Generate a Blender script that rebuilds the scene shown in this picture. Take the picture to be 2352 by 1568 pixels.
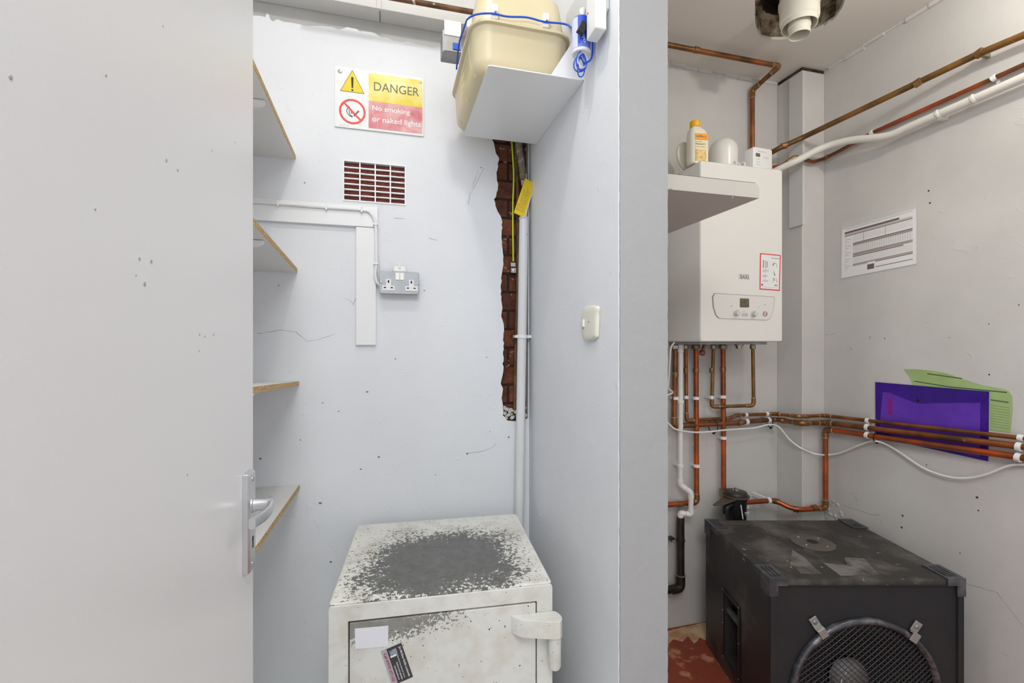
import bpy, bmesh, math, random
from mathutils import Vector, Matrix, noise
random.seed(7)
S = bpy.context.scene
C = S.collection
for o in list(bpy.data.objects): bpy.data.objects.remove(o)

# ---------------------------------------------------------------- camera
CZ = 1.43; FPX = 1050.0; YAW = math.radians(15.0)
cam = bpy.data.cameras.new('camera'); camo = bpy.data.objects.new('camera', cam); C.objects.link(camo)
cam.sensor_width = 36; cam.lens = FPX / 2352 * 36; cam.clip_start = 0.02
camo.location = (0, 0, CZ); camo.rotation_euler = (math.pi / 2, 0, -YAW)
S.camera = camo
# ---------------------------------------------------------------- world, lamps, exposure
w = bpy.data.worlds.new('world'); S.world = w; w.use_nodes = True
w.node_tree.nodes['Background'].inputs[0].default_value = (0.9, 0.95, 1, 1)
w.node_tree.nodes['Background'].inputs[1].default_value = 0.3
def lamp(name, kind, loc, power, col, size, rot=(0, 0, 0), sy=None):
    l = bpy.data.lights.new(name, kind); o = bpy.data.objects.new(name, l); C.objects.link(o)
    o.location = loc; o.rotation_euler = rot; l.energy = power; l.color = col
    if kind == 'AREA':
        l.shape = 'RECTANGLE'; l.size = size; l.size_y = sy or size
    else: l.shadow_soft_size = size
    return o
lamp('alcove_lamp', 'POINT', (0.0, 0.80, 3.17), 17, (1.0, 0.985, 0.96), 0.05)
lamp('boiler_room_lamp', 'POINT', (1.70, 0.70, 2.64), 12, (1.0, 0.95, 0.88), 0.035)
lamp('room_fill', 'AREA', (-0.10, -0.60, 2.78), 43, (0.94, 0.98, 1.0), 1.0, (0, 0, 0), 1.3)  # added overhead fill behind the camera, no known fitting there
lamp('rear_fill', 'AREA', (0.75, -1.96, 1.25), 7, (0.94, 0.975, 1.0), 2.4, (math.radians(90), 0, 0), 2.2)  # added frontal fill panel, the rear wall has no opening
S.view_settings.view_transform = 'Standard'; S.view_settings.look = 'None'
S.view_settings.gamma = 1; S.view_settings.use_curve_mapping = False
S.view_settings.exposure = 0.0

# ---------------------------------------------------------------- rays: photo pixel -> point on a real plane
FW = Vector((math.sin(YAW), math.cos(YAW), 0)); RT = Vector((math.cos(YAW), -math.sin(YAW), 0)); CAM = Vector((0, 0, CZ))
def ray(px, py): return FW + RT * ((px - 1176) / FPX) + Vector((0, 0, (784 - py) / FPX))
def onY(px, py, Y): d = ray(px, py); return CAM + d * (Y / d.y)
def onX(px, py, X): d = ray(px, py); return CAM + d * (X / d.x)
def onZ(px, py, Z): d = ray(px, py); return CAM + d * ((Z - CZ) / d.z)
def onP(px, py, p, n): d = ray(px, py); return CAM + d * ((p - CAM).dot(n) / d.dot(n))

# ---------------------------------------------------------------- materials
MATS = {}
def lin(c): return tuple(((x / 255) / 12.92 if x / 255 <= 0.04045 else ((x / 255 + 0.055) / 1.055) ** 2.4) for x in c) + (1,)
def mat(name, c, rough=0.5, metal=0.0, bump=None, bump2=None, mott=None, specks=None, specks2=None, emit=None, alpha=None, trans=0, spec=0.5, cracks=None):
    m = bpy.data.materials.new(name); m.use_nodes = True; n = m.node_tree.nodes; L = m.node_tree.links
    b = n['Principled BSDF']; b.inputs['Roughness'].default_value = rough; b.inputs['Metallic'].default_value = metal
    b.inputs['Specular IOR Level'].default_value = spec
    if trans: b.inputs['Transmission Weight'].default_value = trans
    if alpha is not None: b.inputs['Alpha'].default_value = alpha
    tc = n.new('ShaderNodeTexCoord')
    def nz(scale, detail=3, r=0.6, dist=0.0):
        t = n.new('ShaderNodeTexNoise'); t.inputs['Scale'].default_value = scale; t.inputs['Detail'].default_value = detail
        t.inputs['Roughness'].default_value = r; t.inputs['Distortion'].default_value = dist
        L.new(tc.outputs['Object'], t.inputs['Vector']); return t.outputs['Fac']
    def ramp(sock, a, z):
        r = n.new('ShaderNodeMapRange'); r.inputs[1].default_value = a; r.inputs[2].default_value = z; L.new(sock, r.inputs[0]); return r.outputs[0]
    def mix(f, a, z):
        x = n.new('ShaderNodeMix'); x.data_type = 'RGBA'
        for s, v in ((x.inputs[0], f), (x.inputs[6], a), (x.inputs[7], z)):
            if hasattr(v, 'links'): L.new(v, s)
            else: s.default_value = v
        return x.outputs[2]
    col = lin(c)
    if mott: col = mix(ramp(nz(mott[0], 4), mott[2], mott[3]), col, lin(mott[1]))
    for sp in (specks, specks2):
        if sp: col = mix(ramp(nz(sp[0], sp[4] if len(sp) > 4 else 3, 0.55, 0.4), sp[1], sp[2]), col, lin(sp[3]))
    if hasattr(col, 'links'): L.new(col, b.inputs['Base Color'])
    else: b.inputs['Base Color'].default_value = col
    if emit:
        b.inputs['Emission Color'].default_value = lin(emit[0]); b.inputs['Emission Strength'].default_value = emit[1]
    prev = None
    for bp in (bump, bump2):
        if bp:
            k = n.new('ShaderNodeBump'); k.inputs['Strength'].default_value = bp[1]; k.inputs['Distance'].default_value = bp[2]
            src = nz(bp[0], 4, 0.55, bp[3] if len(bp) > 3 else 0)
            if len(bp) > 5: src = ramp(src, bp[4], bp[5])
            L.new(src, k.inputs['Height'])
            if prev: L.new(prev, k.inputs['Normal'])
            prev = k.outputs['Normal']
    if prev: L.new(prev, b.inputs['Normal'])
    m['x'] = 1; MATS[name] = m
    m_nodes = (n, L, b, tc, nz, ramp, mix, col)
    return m, m_nodes
def M_(*a, **k): return mat(*a, **k)[0]

PW = M_('wall_paint', (231, 233, 237), 0.55, bump=(4, 0.35, 0.012), bump2=(26, 0.35, 0.004, 0.6, 0.62, 0.8), mott=(3, (226, 228, 232), 0.3, 0.7))
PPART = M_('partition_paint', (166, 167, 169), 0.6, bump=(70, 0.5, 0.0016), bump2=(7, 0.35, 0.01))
PR = M_('boiler_room_paint', (212, 210, 206), 0.5, bump=(4, 0.3, 0.010), bump2=(26, 0.35, 0.0035, 0.6, 0.62, 0.8), mott=(2.5, (200, 197, 193), 0.3, 0.7))
PCEIL = M_('ceiling_paint', (224, 220, 212), 0.6, bump=(9, 0.3, 0.005), specks=(60, 0.78, 0.8, (120, 112, 100)))
PCH = M_('bare_plaster', (205, 203, 198), 0.9, bump=(60, 0.9, 0.006))
PDOOR = M_('door_gloss', (232, 234, 237), 0.3, bump=(4, 0.12, 0.006), bump2=(160, 0.25, 0.0006), specks=(30, 0.79, 0.8, (185, 184, 182)))
PTRIM = M_('trim_paint', (214, 213, 211), 0.5, bump=(30, 0.25, 0.002))
WPAINT = M_('white_gloss', (238, 238, 239), 0.35, bump=(20, 0.15, 0.002), specks=(70, 0.76, 0.79, (140, 132, 122)))
SHELF = M_('white_laminate', (226, 225, 222), 0.45, specks=(20, 0.77, 0.79, (190, 184, 176)))
CHIPB = M_('chipboard', (214, 184, 132), 0.85, bump=(160, 0.6, 0.001), mott=(120, (172, 134, 84), 0.42, 0.62))
ALU = M_('satin_aluminium', (205, 207, 210), 0.3, 0.85, bump=(200, 0.05, 0.0004))
CHROME = M_('screw_metal', (190, 190, 190), 0.25, 1.0)
STEEL = M_('dull_steel', (160, 163, 168), 0.42, 0.7, mott=(20, (138, 140, 144), 0.35, 0.7))
SOCK = M_('metal_clad_grey', (186, 190, 196), 0.4, 0.25, mott=(25, (170, 174, 180), 0.3, 0.7))
WPLAS = M_('white_plastic', (236, 236, 234), 0.35)
CREAMP = M_('cream_plastic', (226, 222, 208), 0.45, specks=(50, 0.76, 0.78, (160, 150, 130)))
DARK = M_('dark_slot', (40, 36, 34), 0.7)
BLACK = M_('black_plastic', (26, 26, 28), 0.4)
BLKPIPE = M_('black_waste', (38, 32, 30), 0.35, mott=(15, (60, 50, 44), 0.5, 0.7))
COPPER = M_('tarnished_copper', (170, 100, 56), 0.38, 0.6, mott=(9, (104, 74, 44), 0.36, 0.62), specks=(26, 0.70, 0.74, (208, 176, 140)), bump=(40, 0.2, 0.001))
COPPER_R = M_('bright_copper', (202, 92, 44), 0.36, 0.55, mott=(7, (116, 76, 48), 0.38, 0.62), specks=(22, 0.70, 0.73, (110, 124, 104)))
COPPER_D = M_('brown_copper', (150, 108, 56), 0.42, 0.5, mott=(10, (110, 80, 44), 0.38, 0.62), specks=(18, 0.70, 0.72, (226, 214, 198)), specks2=(14, 0.74, 0.75, (216, 104, 36)))
RUSTP = M_('old_brown_pipe', (128, 92, 62), 0.6, 0.2, mott=(12, (90, 62, 40), 0.4, 0.6), specks=(25, 0.68, 0.7, (190, 180, 168)))
FIT = M_('solder_fitting', (140, 100, 60), 0.35, 0.65, mott=(18, (176, 140, 98), 0.52, 0.7))
SOLDER = M_('solder_ring', (196, 186, 168), 0.35, 0.7)
BRASS = M_('dull_brass', (166, 158, 138), 0.4, 0.7, mott=(30, (120, 118, 96), 0.4, 0.65))
WPIPE = M_('white_pipe', (232, 232, 228), 0.35)
LAG = M_('painted_pipe', (226, 223, 214), 0.4, bump=(16, 0.3, 0.003), specks=(22, 0.74, 0.76, (120, 96, 74)))
GASP = M_('painted_gas_pipe', (222, 223, 224), 0.35, bump=(20, 0.2, 0.002), specks=(40, 0.75, 0.77, (150, 150, 146)))
MREC = M_('meter_beige', (214, 201, 165), 0.32, bump=(10, 0.15, 0.003), specks=(30, 0.77, 0.79, (140, 116, 74)))
YEL = M_('yellow_plastic', (240, 205, 20), 0.5)
YELG = M_('earth_yellow', (214, 214, 20), 0.5)
GREENS = M_('earth_green', (70, 130, 40), 0.5)
BLUE = M_('blue_wire', (30, 84, 205), 0.45)
BLUEL = M_('battery_blue', (24, 72, 200), 0.4, mott=(14, (120, 140, 235), 0.45, 0.6))
REDP = M_('red_led', (235, 70, 50), 0.4)
INK = M_('dark_ink', (50, 50, 50), 0.7)
INKB = M_('brown_ink', (112, 100, 90), 0.8)
INKG = M_('grey_ink', (168, 160, 152), 0.8)
WHITEP = M_('paper_white', (236, 235, 234), 0.7)
GREENP = M_('green_paper', (172, 196, 138), 0.8, mott=(8, (150, 178, 110), 0.3, 0.7))
PURP = M_('purple_plastic', (66, 26, 150), 0.25, mott=(7, (52, 20, 128), 0.4, 0.6))
PURL = M_('purple_over_paper', (104, 60, 186), 0.3, mott=(9, (92, 50, 172), 0.4, 0.6))
PURM = M_('magenta_strip', (140, 30, 140), 0.4)
SIGNY = M_('sign_yellow', (228, 206, 50), 0.3, mott=(14, (238, 226, 150), 0.42, 0.66))
SIGNR = M_('sign_red', (208, 108, 120), 0.3, mott=(9, (232, 190, 188), 0.40, 0.66))
SIGNT = M_('triangle_yellow', (236, 206, 20), 0.35)
RED = M_('prohibit_red', (228, 70, 66), 0.4)
ORANGE = M_('orange_print', (248, 164, 20), 0.5)
ORLT = M_('pale_orange_print', (236, 208, 140), 0.5, mott=(60, (206, 170, 90), 0.45, 0.6))
CAPY = M_('cap_yellow', (248, 190, 16), 0.4)
BOTTLE = M_('bottle_plastic', (240, 234, 214), 0.35)
BOILW = M_('boiler_enamel', (232, 230, 224), 0.28)
BOILP = M_('boiler_panel', (228, 226, 222), 0.4)
LCD = M_('lcd_screen', (112, 104, 84), 0.25, mott=(60, (92, 84, 62), 0.4, 0.6))
KNOB = M_('silver_knob', (208, 208, 204), 0.3, 0.4)
FLUEW = M_('flue_white', (240, 236, 220), 0.3)
HOLE = M_('broken_masonry', (186, 172, 146), 0.95, bump=(30, 1.0, 0.02), mott=(14, (78, 62, 44), 0.38, 0.62))
HOLED = M_('masonry_void_shade', (84, 68, 52), 0.95, bump=(20, 1, 0.03), mott=(10, (46, 34, 26), 0.4, 0.6))  # brown masonry darkened to put the shade of deep voids into its colour
TERRA = M_('terracotta', (138, 66, 54), 0.85, bump=(60, 0.5, 0.003), mott=(25, (104, 48, 40), 0.4, 0.6), specks=(30, 0.69, 0.72, (196, 188, 180)))
CAB = M_('speaker_carpet', (36, 36, 39), 0.75, bump=(220, 0.6, 0.0012), specks=(45, 0.77, 0.79, (150, 146, 140)), mott=(3, (46, 44, 44), 0.4, 0.7))
CABT = M_('speaker_dusty_top', (52, 50, 48), 0.55, bump=(180, 0.5, 0.001), mott=(7, (112, 106, 98), 0.46, 0.74), specks=(40, 0.68, 0.72, (150, 142, 132)), specks2=(22, 0.72, 0.74, (176, 168, 156)))
CABS = M_('speaker_side', (40, 38, 38), 0.42, bump=(220, 0.4, 0.001), mott=(3.4, (104, 98, 94), 0.5, 0.72), specks=(50, 0.75, 0.77, (150, 146, 140)))
CORN = M_('corner_plastic', (62, 64, 68), 0.35, mott=(20, (96, 96, 98), 0.5, 0.7))
RIM = M_('speaker_rim', (84, 86, 92), 0.32, 0.6, mott=(30, (140, 142, 146), 0.5, 0.7))
GRIL = M_('grille_wire', (66, 66, 68), 0.35, 0.6)
CONE = M_('speaker_cone', (24, 24, 25), 0.8, bump=(60, 0.3, 0.001))
DUST = M_('dust_cap', (150, 146, 144), 0.5, mott=(14, (110, 100, 98), 0.4, 0.65))
CLAMP = M_('clamp_steel', (168, 168, 164), 0.4, 0.5)
TIE = M_('cable_tie_black', (24, 22, 22), 0.5)
CABLE = M_('white_cable', (232, 231, 228), 0.45)
REDF = M_('red_floor_paint', (146, 66, 44), 0.6, bump=(12, 0.5, 0.01), mott=(7, (196, 140, 104), 0.60, 0.68), specks=(40, 0.70, 0.72, (70, 50, 42)))
GLASS = M_('clear_plastic', (240, 245, 250), 0.08, alpha=0.35)

# bricks in the chase: courses run along object X / Z
BRK, (n, L, b, tc, nz, ramp, mix, col) = mat('exposed_brick', (140, 76, 48), 0.9, bump=(34, 1.0, 0.02))
sx = n.new('ShaderNodeSeparateXYZ'); L.new(tc.outputs['Object'], sx.inputs[0])
cx = n.new('ShaderNodeCombineXYZ'); L.new(sx.outputs[0], cx.inputs[0]); L.new(sx.outputs[2], cx.inputs[1])
bt = n.new('ShaderNodeTexBrick'); L.new(cx.outputs[0], bt.inputs['Vector'])
bt.inputs['Scale'].default_value = 1; bt.inputs['Brick Width'].default_value = 0.225; bt.inputs['Row Height'].default_value = 0.078
bt.inputs['Mortar Size'].default_value = 0.006; bt.inputs['Mortar Smooth'].default_value = 0.2
bt.inputs['Color1'].default_value = lin((134, 78, 50)); bt.inputs['Color2'].default_value = lin((94, 54, 38)); bt.inputs['Mortar'].default_value = lin((34, 24, 20))
c2 = mix(ramp(nz(20, 6, 0.7), 0.42, 0.7), bt.outputs['Color'], lin((66, 38, 28)))
c3 = mix(ramp(nz(30, 5), 0.62, 0.68), c2, lin((190, 150, 120)))
L.new(c3, b.inputs['Base Color'])

# worn paint of the safe: a bare patch with flaking edges on its lid
def worn(name, base, patches, speck=0.735):
    m, (n, L, b, tc, nz, ramp, mix, col) = mat(name, base, 0.45, bump=(60, 0.15, 0.001))
    sx = n.new('ShaderNodeSeparateXYZ'); L.new(tc.outputs['Object'], sx.inputs[0])
    col = mix(ramp(nz(11, 5), 0.45, 0.75), lin(base), lin((204, 198, 186)))
    def math_(op, a, z):
        k = n.new('ShaderNodeMath'); k.operation = op
        for i, v in enumerate((a, z)):
            if hasattr(v, 'links'): L.new(v, k.inputs[i])
            else: k.inputs[i].default_value = v
        return k.outputs[0]
    for (ax, ay, x0, y0, rx, ry, pc, amp, pw) in patches:
        dx = math_('ABSOLUTE', math_('DIVIDE', math_('SUBTRACT', sx.outputs[ax], x0), rx), 0)
        dy = math_('ABSOLUTE', math_('DIVIDE', math_('SUBTRACT', sx.outputs[ay], y0), ry), 0)
        d = math_('POWER', math_('ADD', math_('POWER', dx, pw), math_('POWER', dy, pw)), 1.0 / pw)
        v = math_('ADD', math_('MULTIPLY', math_('SUBTRACT', nz(105, 3, 0.7), 0.5), amp), math_('MULTIPLY', math_('SUBTRACT', nz(9, 3), 0.5), 0.8))
        f = ramp(math_('SUBTRACT', math_('SUBTRACT', 1.0, d), v), -0.02, 0.03)
        pcol = mix(ramp(nz(24, 5), 0.35, 0.7), lin(pc), lin(tuple(int(q * 1.2) for q in pc)))
        col = mix(f, col, pcol)
    col = mix(ramp(nz(95, 2, 0.5), speck, speck + 0.015), col, lin((52, 50, 46)))
    col = mix(ramp(nz(26, 3, 0.5), 0.76, 0.78), col, lin((150, 110, 74)))
    L.new(col, b.inputs['Base Color']); return m
SAFE = worn('safe_paint', (226, 226, 221), [(0, 1, 0.0, 0.0, 9e3, 9e3, (90, 90, 88), 0, 2)][:0])
SAFET = worn('safe_lid_paint', (242, 240, 232), [(0, 1, 0.0, -0.075, 0.235, 0.205, (96, 96, 94), 2.0, 3.2)], 0.69)
SAFED = worn('safe_door_paint', (222, 222, 218), [(0, 2, -0.20, 0.690, 0.20, 0.045, (128, 126, 120), 3.6, 2.0)], 0.72)

# ---------------------------------------------------------------- builders
W = {}
def T(v): return Matrix.Translation(Vector(v))
def tag(o, label=None, cat=None, group=None, kind=None):
    if label: o['label'] = label
    if cat: o['category'] = cat
    if group: o['group'] = group
    if kind: o['kind'] = kind
    return o
def thing(name, label, cat, loc, rotz=0, group=None):
    o = bpy.data.objects.new(name, None); C.objects.link(o); o.empty_display_size = 0.05
    o.location = loc; o.rotation_euler = (0, 0, rotz); W[o] = T(loc) @ Matrix.Rotation(rotz, 4, 'Z')
    return tag(o, label, cat, group)
def obj(name, bm, m, parent=None, local=False, smooth=True, bevel=0, label=None, ang=35):
    if parent is None:
        bm.verts.ensure_lookup_table()
        xs = [v.co for v in bm.verts]
        lo = Vector([min(p[i] for p in xs) for i in range(3)]); hi = Vector([max(p[i] for p in xs) for i in range(3)])
        org = Vector(((lo.x + hi.x) / 2, (lo.y + hi.y) / 2, lo.z)); bm.transform(T(-org))
    elif not local: bm.transform(W[parent].inverted())
    bmesh.ops.recalc_face_normals(bm, faces=bm.faces)
    me = bpy.data.meshes.new(name); bm.to_mesh(me); bm.free()
    ms = m if isinstance(m, (list, tuple)) else [m]
    for x in ms: me.materials.append(x)
    o = bpy.data.objects.new(name, me); C.objects.link(o)
    if parent is None: o.location = org; W[o] = T(org)
    else: o.parent = parent; W[o] = W[parent].copy()
    if smooth:
        me.polygons.foreach_set('use_smooth', [True] * len(me.polygons))
        me.set_sharp_from_angle(angle=math.radians(ang))
    if bevel:
        md = o.modifiers.new('bevel', 'BEVEL'); md.width = bevel; md.segments = 3; md.limit_method = 'ANGLE'; md.angle_limit = math.radians(40)
        md.harden_normals = True
    if label: o['label'] = label
    return o
def struct(name, bm, m, parent=None, **k):
    o = obj(name, bm, m, parent, **k)
    if parent is None: o['kind'] = 'structure'
    return o
B = bmesh.new
def box(bm, x0, y0, z0, x1, y1, z1, M=None):
    vs = [bm.verts.new(p) for p in ((x0, y0, z0), (x1, y0, z0), (x1, y1, z0), (x0, y1, z0), (x0, y0, z1), (x1, y0, z1), (x1, y1, z1), (x0, y1, z1))]
    for f in ((0, 3, 2, 1), (4, 5, 6, 7), (0, 1, 5, 4), (1, 2, 6, 5), (2, 3, 7, 6), (3, 0, 4, 7)): bm.faces.new([vs[i] for i in f])
    if M: 
        for v in vs: v.co = M @ v.co
    return bm
def BX(*a, **k): return box(B(), *a, **k)
def loft(bm, rings, cap=True, closed=False):
    R = [[bm.verts.new(p) for p in r] for r in rings]; n = len(R[0])
    for i in range(len(R) - (0 if closed else 1)):
        a, z = R[i], R[(i + 1) % len(R)]
        for j in range(n): bm.faces.new((a[j], a[(j + 1) % n], z[(j + 1) % n], z[j]))
    if cap and not closed:
        bm.faces.new(R[0]); bm.faces.new(R[-1])
    return bm
def axes(d):
    d = Vector(d).normalized(); a = Vector((0, 0, 1)) if abs(d.z) < 0.9 else Vector((1, 0, 0))
    u = d.cross(a).normalized(); return u, d.cross(u).normalized()
def ring(c, u, v, ru, rv=None, n=16):
    rv = ru if rv is None else rv
    return [Vector(c) + u * (ru * math.cos(2 * math.pi * i / n)) + v * (rv * math.sin(2 * math.pi * i / n)) for i in range(n)]
def cyl(bm, p0, p1, r, r1=None, n=20):
    p0, p1 = Vector(p0), Vector(p1); u, v = axes(p1 - p0)
    return loft(bm, [ring(p0, u, v, r, n=n), ring(p1, u, v, r if r1 is None else r1, n=n)])
def lathe(bm, base, d, prof, n=24, cap=True):
    base = Vector(base); dn = Vector(d).normalized(); u, v = axes(dn)
    return loft(bm, [ring(base + dn * h, u, v, max(r, 1e-4), n=n) for r, h in prof], cap)
def fillet(pts, rad, k=6):
    pts = [Vector(p) for p in pts]; out = [pts[0]]
    for i in range(1, len(pts) - 1):
        a, p, z = pts[i - 1], pts[i], pts[i + 1]; da = (a - p); dz = (z - p)
        r = min(rad, da.length * 0.48, dz.length * 0.48)
        s, e = p + da.normalized() * r, p + dz.normalized() * r
        for j in range(k + 1):
            t = j / k; out.append(s * (1 - t) ** 2 + p * (2 * t * (1 - t)) + e * t * t)
    out.append(pts[-1]); return out
def spline(pts, k=8):
    pts = [Vector(p) for p in pts]; P = [pts[0] * 2 - pts[1]] + pts + [pts[-1] * 2 - pts[-2]]; out = []
    for i in range(1, len(P) - 2):
        a, b_, c, d = P[i - 1:i + 3]
        for j in range(k):
            t = j / k; out.append(0.5 * ((2 * b_) + (c - a) * t + (2 * a - 5 * b_ + 4 * c - d) * t * t + (3 * b_ - a - 3 * c + d) * t ** 3))
    out.append(pts[-1]); return out
def tube(bm, pts, r, n=14, cap=True):
    pts = [Vector(p) for p in pts]; q = [pts[0]]
    for p in pts[1:]:
        if (p - q[-1]).length > 1e-5: q.append(p)
    pts = q; rings = []; u = None
    for i, p in enumerate(pts):
        t = (pts[min(i + 1, len(pts) - 1)] - pts[max(i - 1, 0)]).normalized()
        if u is None: u, v = axes(t)
        else: u = (u - t * u.dot(t)).normalized(); v = t.cross(u)
        rr_ = r(i / (len(pts) - 1)) if callable(r) else r
        rings.append(ring(p, u, v, rr_, n=n))
    return loft(bm, rings, cap)
def rr(w_, h, r, k=5, cx=0, cy=0):
    o = []
    for sx_, sy_, a0 in ((1, 1, 0), (-1, 1, 90), (-1, -1, 180), (1, -1, 270)):
        for j in range(k + 1):
            a = math.radians(a0 + 90 * j / k); o.append((cx + sx_ * (w_ / 2 - r) + r * math.cos(a), cy + sy_ * (h / 2 - r) + r * math.sin(a)))
    return o
def prism(bm, poly, M, t0, t1):
    """poly in the (x, y) plane of frame M, from depth t0 to t1 along its z"""
    return loft(bm, [[M @ Vector((x, y, t0)) for x, y in poly], [M @ Vector((x, y, t1)) for x, y in poly]])
def plate(bm, outer, holes, M, t0, t1):
    """flat plate with holes; (x, y) in frame M, thickness along its z"""
    loops = []; es = []
    tmp = B()
    for lp in [outer] + holes:
        vs = [tmp.verts.new((x, y, 0)) for x, y in lp]; loops.append(vs)
        es += [tmp.edges.new((vs[i], vs[(i + 1) % len(vs)])) for i in range(len(vs))]
    bmesh.ops.triangle_fill(tmp, use_beauty=True, use_dissolve=False, edges=es)
    def inside(p, poly):
        c = False; j = len(poly) - 1
        for i in range(len(poly)):
            (xi, yi), (xj, yj) = poly[i], poly[j]
            if (yi > p.y) != (yj > p.y) and p.x < (xj - xi) * (p.y - yi) / (yj - yi) + xi: c = not c
            j = i
        return c
    kill = [f for f in tmp.faces if any(inside(f.calc_center_median(), h) for h in holes) or not inside(f.calc_center_median(), outer)]
    bmesh.ops.delete(tmp, geom=kill, context='FACES_ONLY')
    tmp.verts.index_update(); idx = {v: i for i, v in enumerate(tmp.verts)}
    a = [bm.verts.new(M @ Vector((v.co.x, v.co.y, t0))) for v in tmp.verts]; z = [bm.verts.new(M @ Vector((v.co.x, v.co.y, t1))) for v in tmp.verts]
    for f in tmp.faces:
        ii = [idx[v] for v in f.verts]; bm.faces.new([a[i] for i in ii]); bm.faces.new([z[i] for i in reversed(ii)])
    for lp in loops:
        for i in range(len(lp)):
            p, q = idx[lp[i]], idx[lp[(i + 1) % len(lp)]]; bm.faces.new((a[p], a[q], z[q], z[p]))
    tmp.free(); return bm
def frm(org, xa, ya):
    xa = Vector(xa).normalized(); ya = Vector(ya); ya = (ya - xa * ya.dot(xa)).normalized(); za = xa.cross(ya)
    m = Matrix.Identity(4)
    for i in range(3): m[i][0], m[i][1], m[i][2], m[i][3] = xa[i], ya[i], za[i], org[i]
    return m
def FY(org): return frm(org, (1, 0, 0), (0, 0, 1))       # faces -Y: local z comes out of a back wall
def FX(org): return frm(org, (0, -1, 0), (0, 0, 1))      # faces -X: local z comes out of a right-hand wall
_tc = {}
def text(bm, s, M, w_, h, x=0, y=0, z=0.0006, depth=0.0004, bold=0.0):
    cu = bpy.data.curves.new('t', 'FONT'); cu.body = s; cu.size = 1; cu.extrude = 0.01; cu.resolution_u = 3; cu.offset = bold
    o = bpy.data.objects.new('t', cu); C.objects.link(o)
    me = bpy.data.meshes.new_from_object(o.evaluated_get(bpy.context.evaluated_depsgraph_get()))
    xs = [v.co.x for v in me.vertices]; ys = [v.co.y for v in me.vertices]
    x0, x1, y0, y1 = min(xs), max(xs), min(ys), max(ys)
    for v in me.vertices:
        v.co = M @ Vector((x + (v.co.x - x0) / (x1 - x0) * w_, y + (v.co.y - y0) / (y1 - y0) * h, z + v.co.z * depth / 0.02))
    bm.from_mesh(me); bpy.data.objects.remove(o); bpy.data.curves.remove(cu); bpy.data.meshes.remove(me)
    return bm
def quadsolid(bm, c, n, t0, t1):
    """thin slab on four 3D corners, from t0 to t1 along n"""
    n = Vector(n).normalized()
    return loft(bm, [[Vector(p) + n * t0 for p in c], [Vector(p) + n * t1 for p in c]])
def bil(c, s, t):  # corners: top-left, top-right, bottom-right, bottom-left
    return (c[0] * (1 - s) + c[1] * s) * (1 - t) + (c[3] * (1 - s) + c[2] * s) * t
def patch(bm, c, n, s0, t0, s1, t1, z0, z1):
    return quadsolid(bm, [bil(c, s0, t0), bil(c, s1, t0), bil(c, s1, t1), bil(c, s0, t1)], n, z0, z1)
def screw(bm, p, n, r=0.004):
    return lathe(bm, p, n, [(r, 0), (r, 0.001), (r * 0.6, 0.002)], 12)

# ---------------------------------------------------------------- the room
YA, XB, YE, XP = 1.84, 0.567, 1.058, 0.706       # alcove back wall, partition face, partition end, partition far side
YC, XD, ZC = 2.0, 2.15, CZ + 1.386               # boiler room back wall, right wall, ceiling
XL = -0.64; YB = -2.0; ZTL = 3.30                # left wall, wall behind the camera, alcove ceiling
struct('floor', BX(XL - 0.1, YB - 0.1, -0.1, XP, YC + 0.1, 0), M_('pale_bounce_floor', (222, 220, 214), 0.8, bump=(30, 0.3, 0.003)))  # unseen floor, its pale colour chosen to bounce fill light upward
struct('floor_boiler_room', BX(XP, YB - 0.1, -0.1, XD + 0.1, YC + 0.1, 0), REDF)
struct('wall_left', BX(XL - 0.1, YB, 0, XL, YA + 0.03, ZTL), PW)
struct('wall_behind_camera', BX(XL - 0.1, YB - 0.1, 0, XD + 0.1, YB, ZTL), PW)
# alcove back wall: plaster coat with the vent opening and the torn chase, brick behind
def jag(pts, amp=0.0035, step=0.014):
    out = []
    for i in range(len(pts)):
        a, z = Vector(pts[i]), Vector(pts[(i + 1) % len(pts)]); k = max(1, int((z - a).length / step))
        for j in range(k):
            p = a.lerp(z, j / k); out.append((p.x + random.uniform(-amp, amp), p.y + random.uniform(-amp, amp)))
    return out
def A2(px, py): p = onY(px, py, YA); return (p.x, p.z)
z4 = lambda x, y: A2(1050 + x / 3.92, 300 + y / 3.92)
z5 = lambda x, y: A2(1050 + x / 2.903, 680 + y / 2.903)
left = [z4(*p) for p in [(300, -260), (312, -80), (318, 60), (335, 140), (350, 200), (372, 240), (370, 300), (358, 380), (365, 480), (360, 560), (338, 620), (355, 700), (385, 760), (402, 820), (402, 900), (405, 1000), (412, 1100), (412, 1200), (400, 1290), (395, 1380), (390, 1470)]]
left += [z5(*p) for p in [(295, 0), (300, 60), (296, 130), (312, 180), (310, 250), (308, 350), (306, 450), (308, 510), (290, 560), (302, 620), (300, 680), (306, 740), (308, 790), (330, 825), (385, 838), (430, 836), (476, 815)]]
slot = jag(left, 0.0025, 0.02)
xr = XB - 0.004
slot = slot[:-8] if False else slot
slotp = jag(left, 0.002, 0.02)
slotp = [p for p in slotp if p[0] < xr - 0.001]
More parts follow.
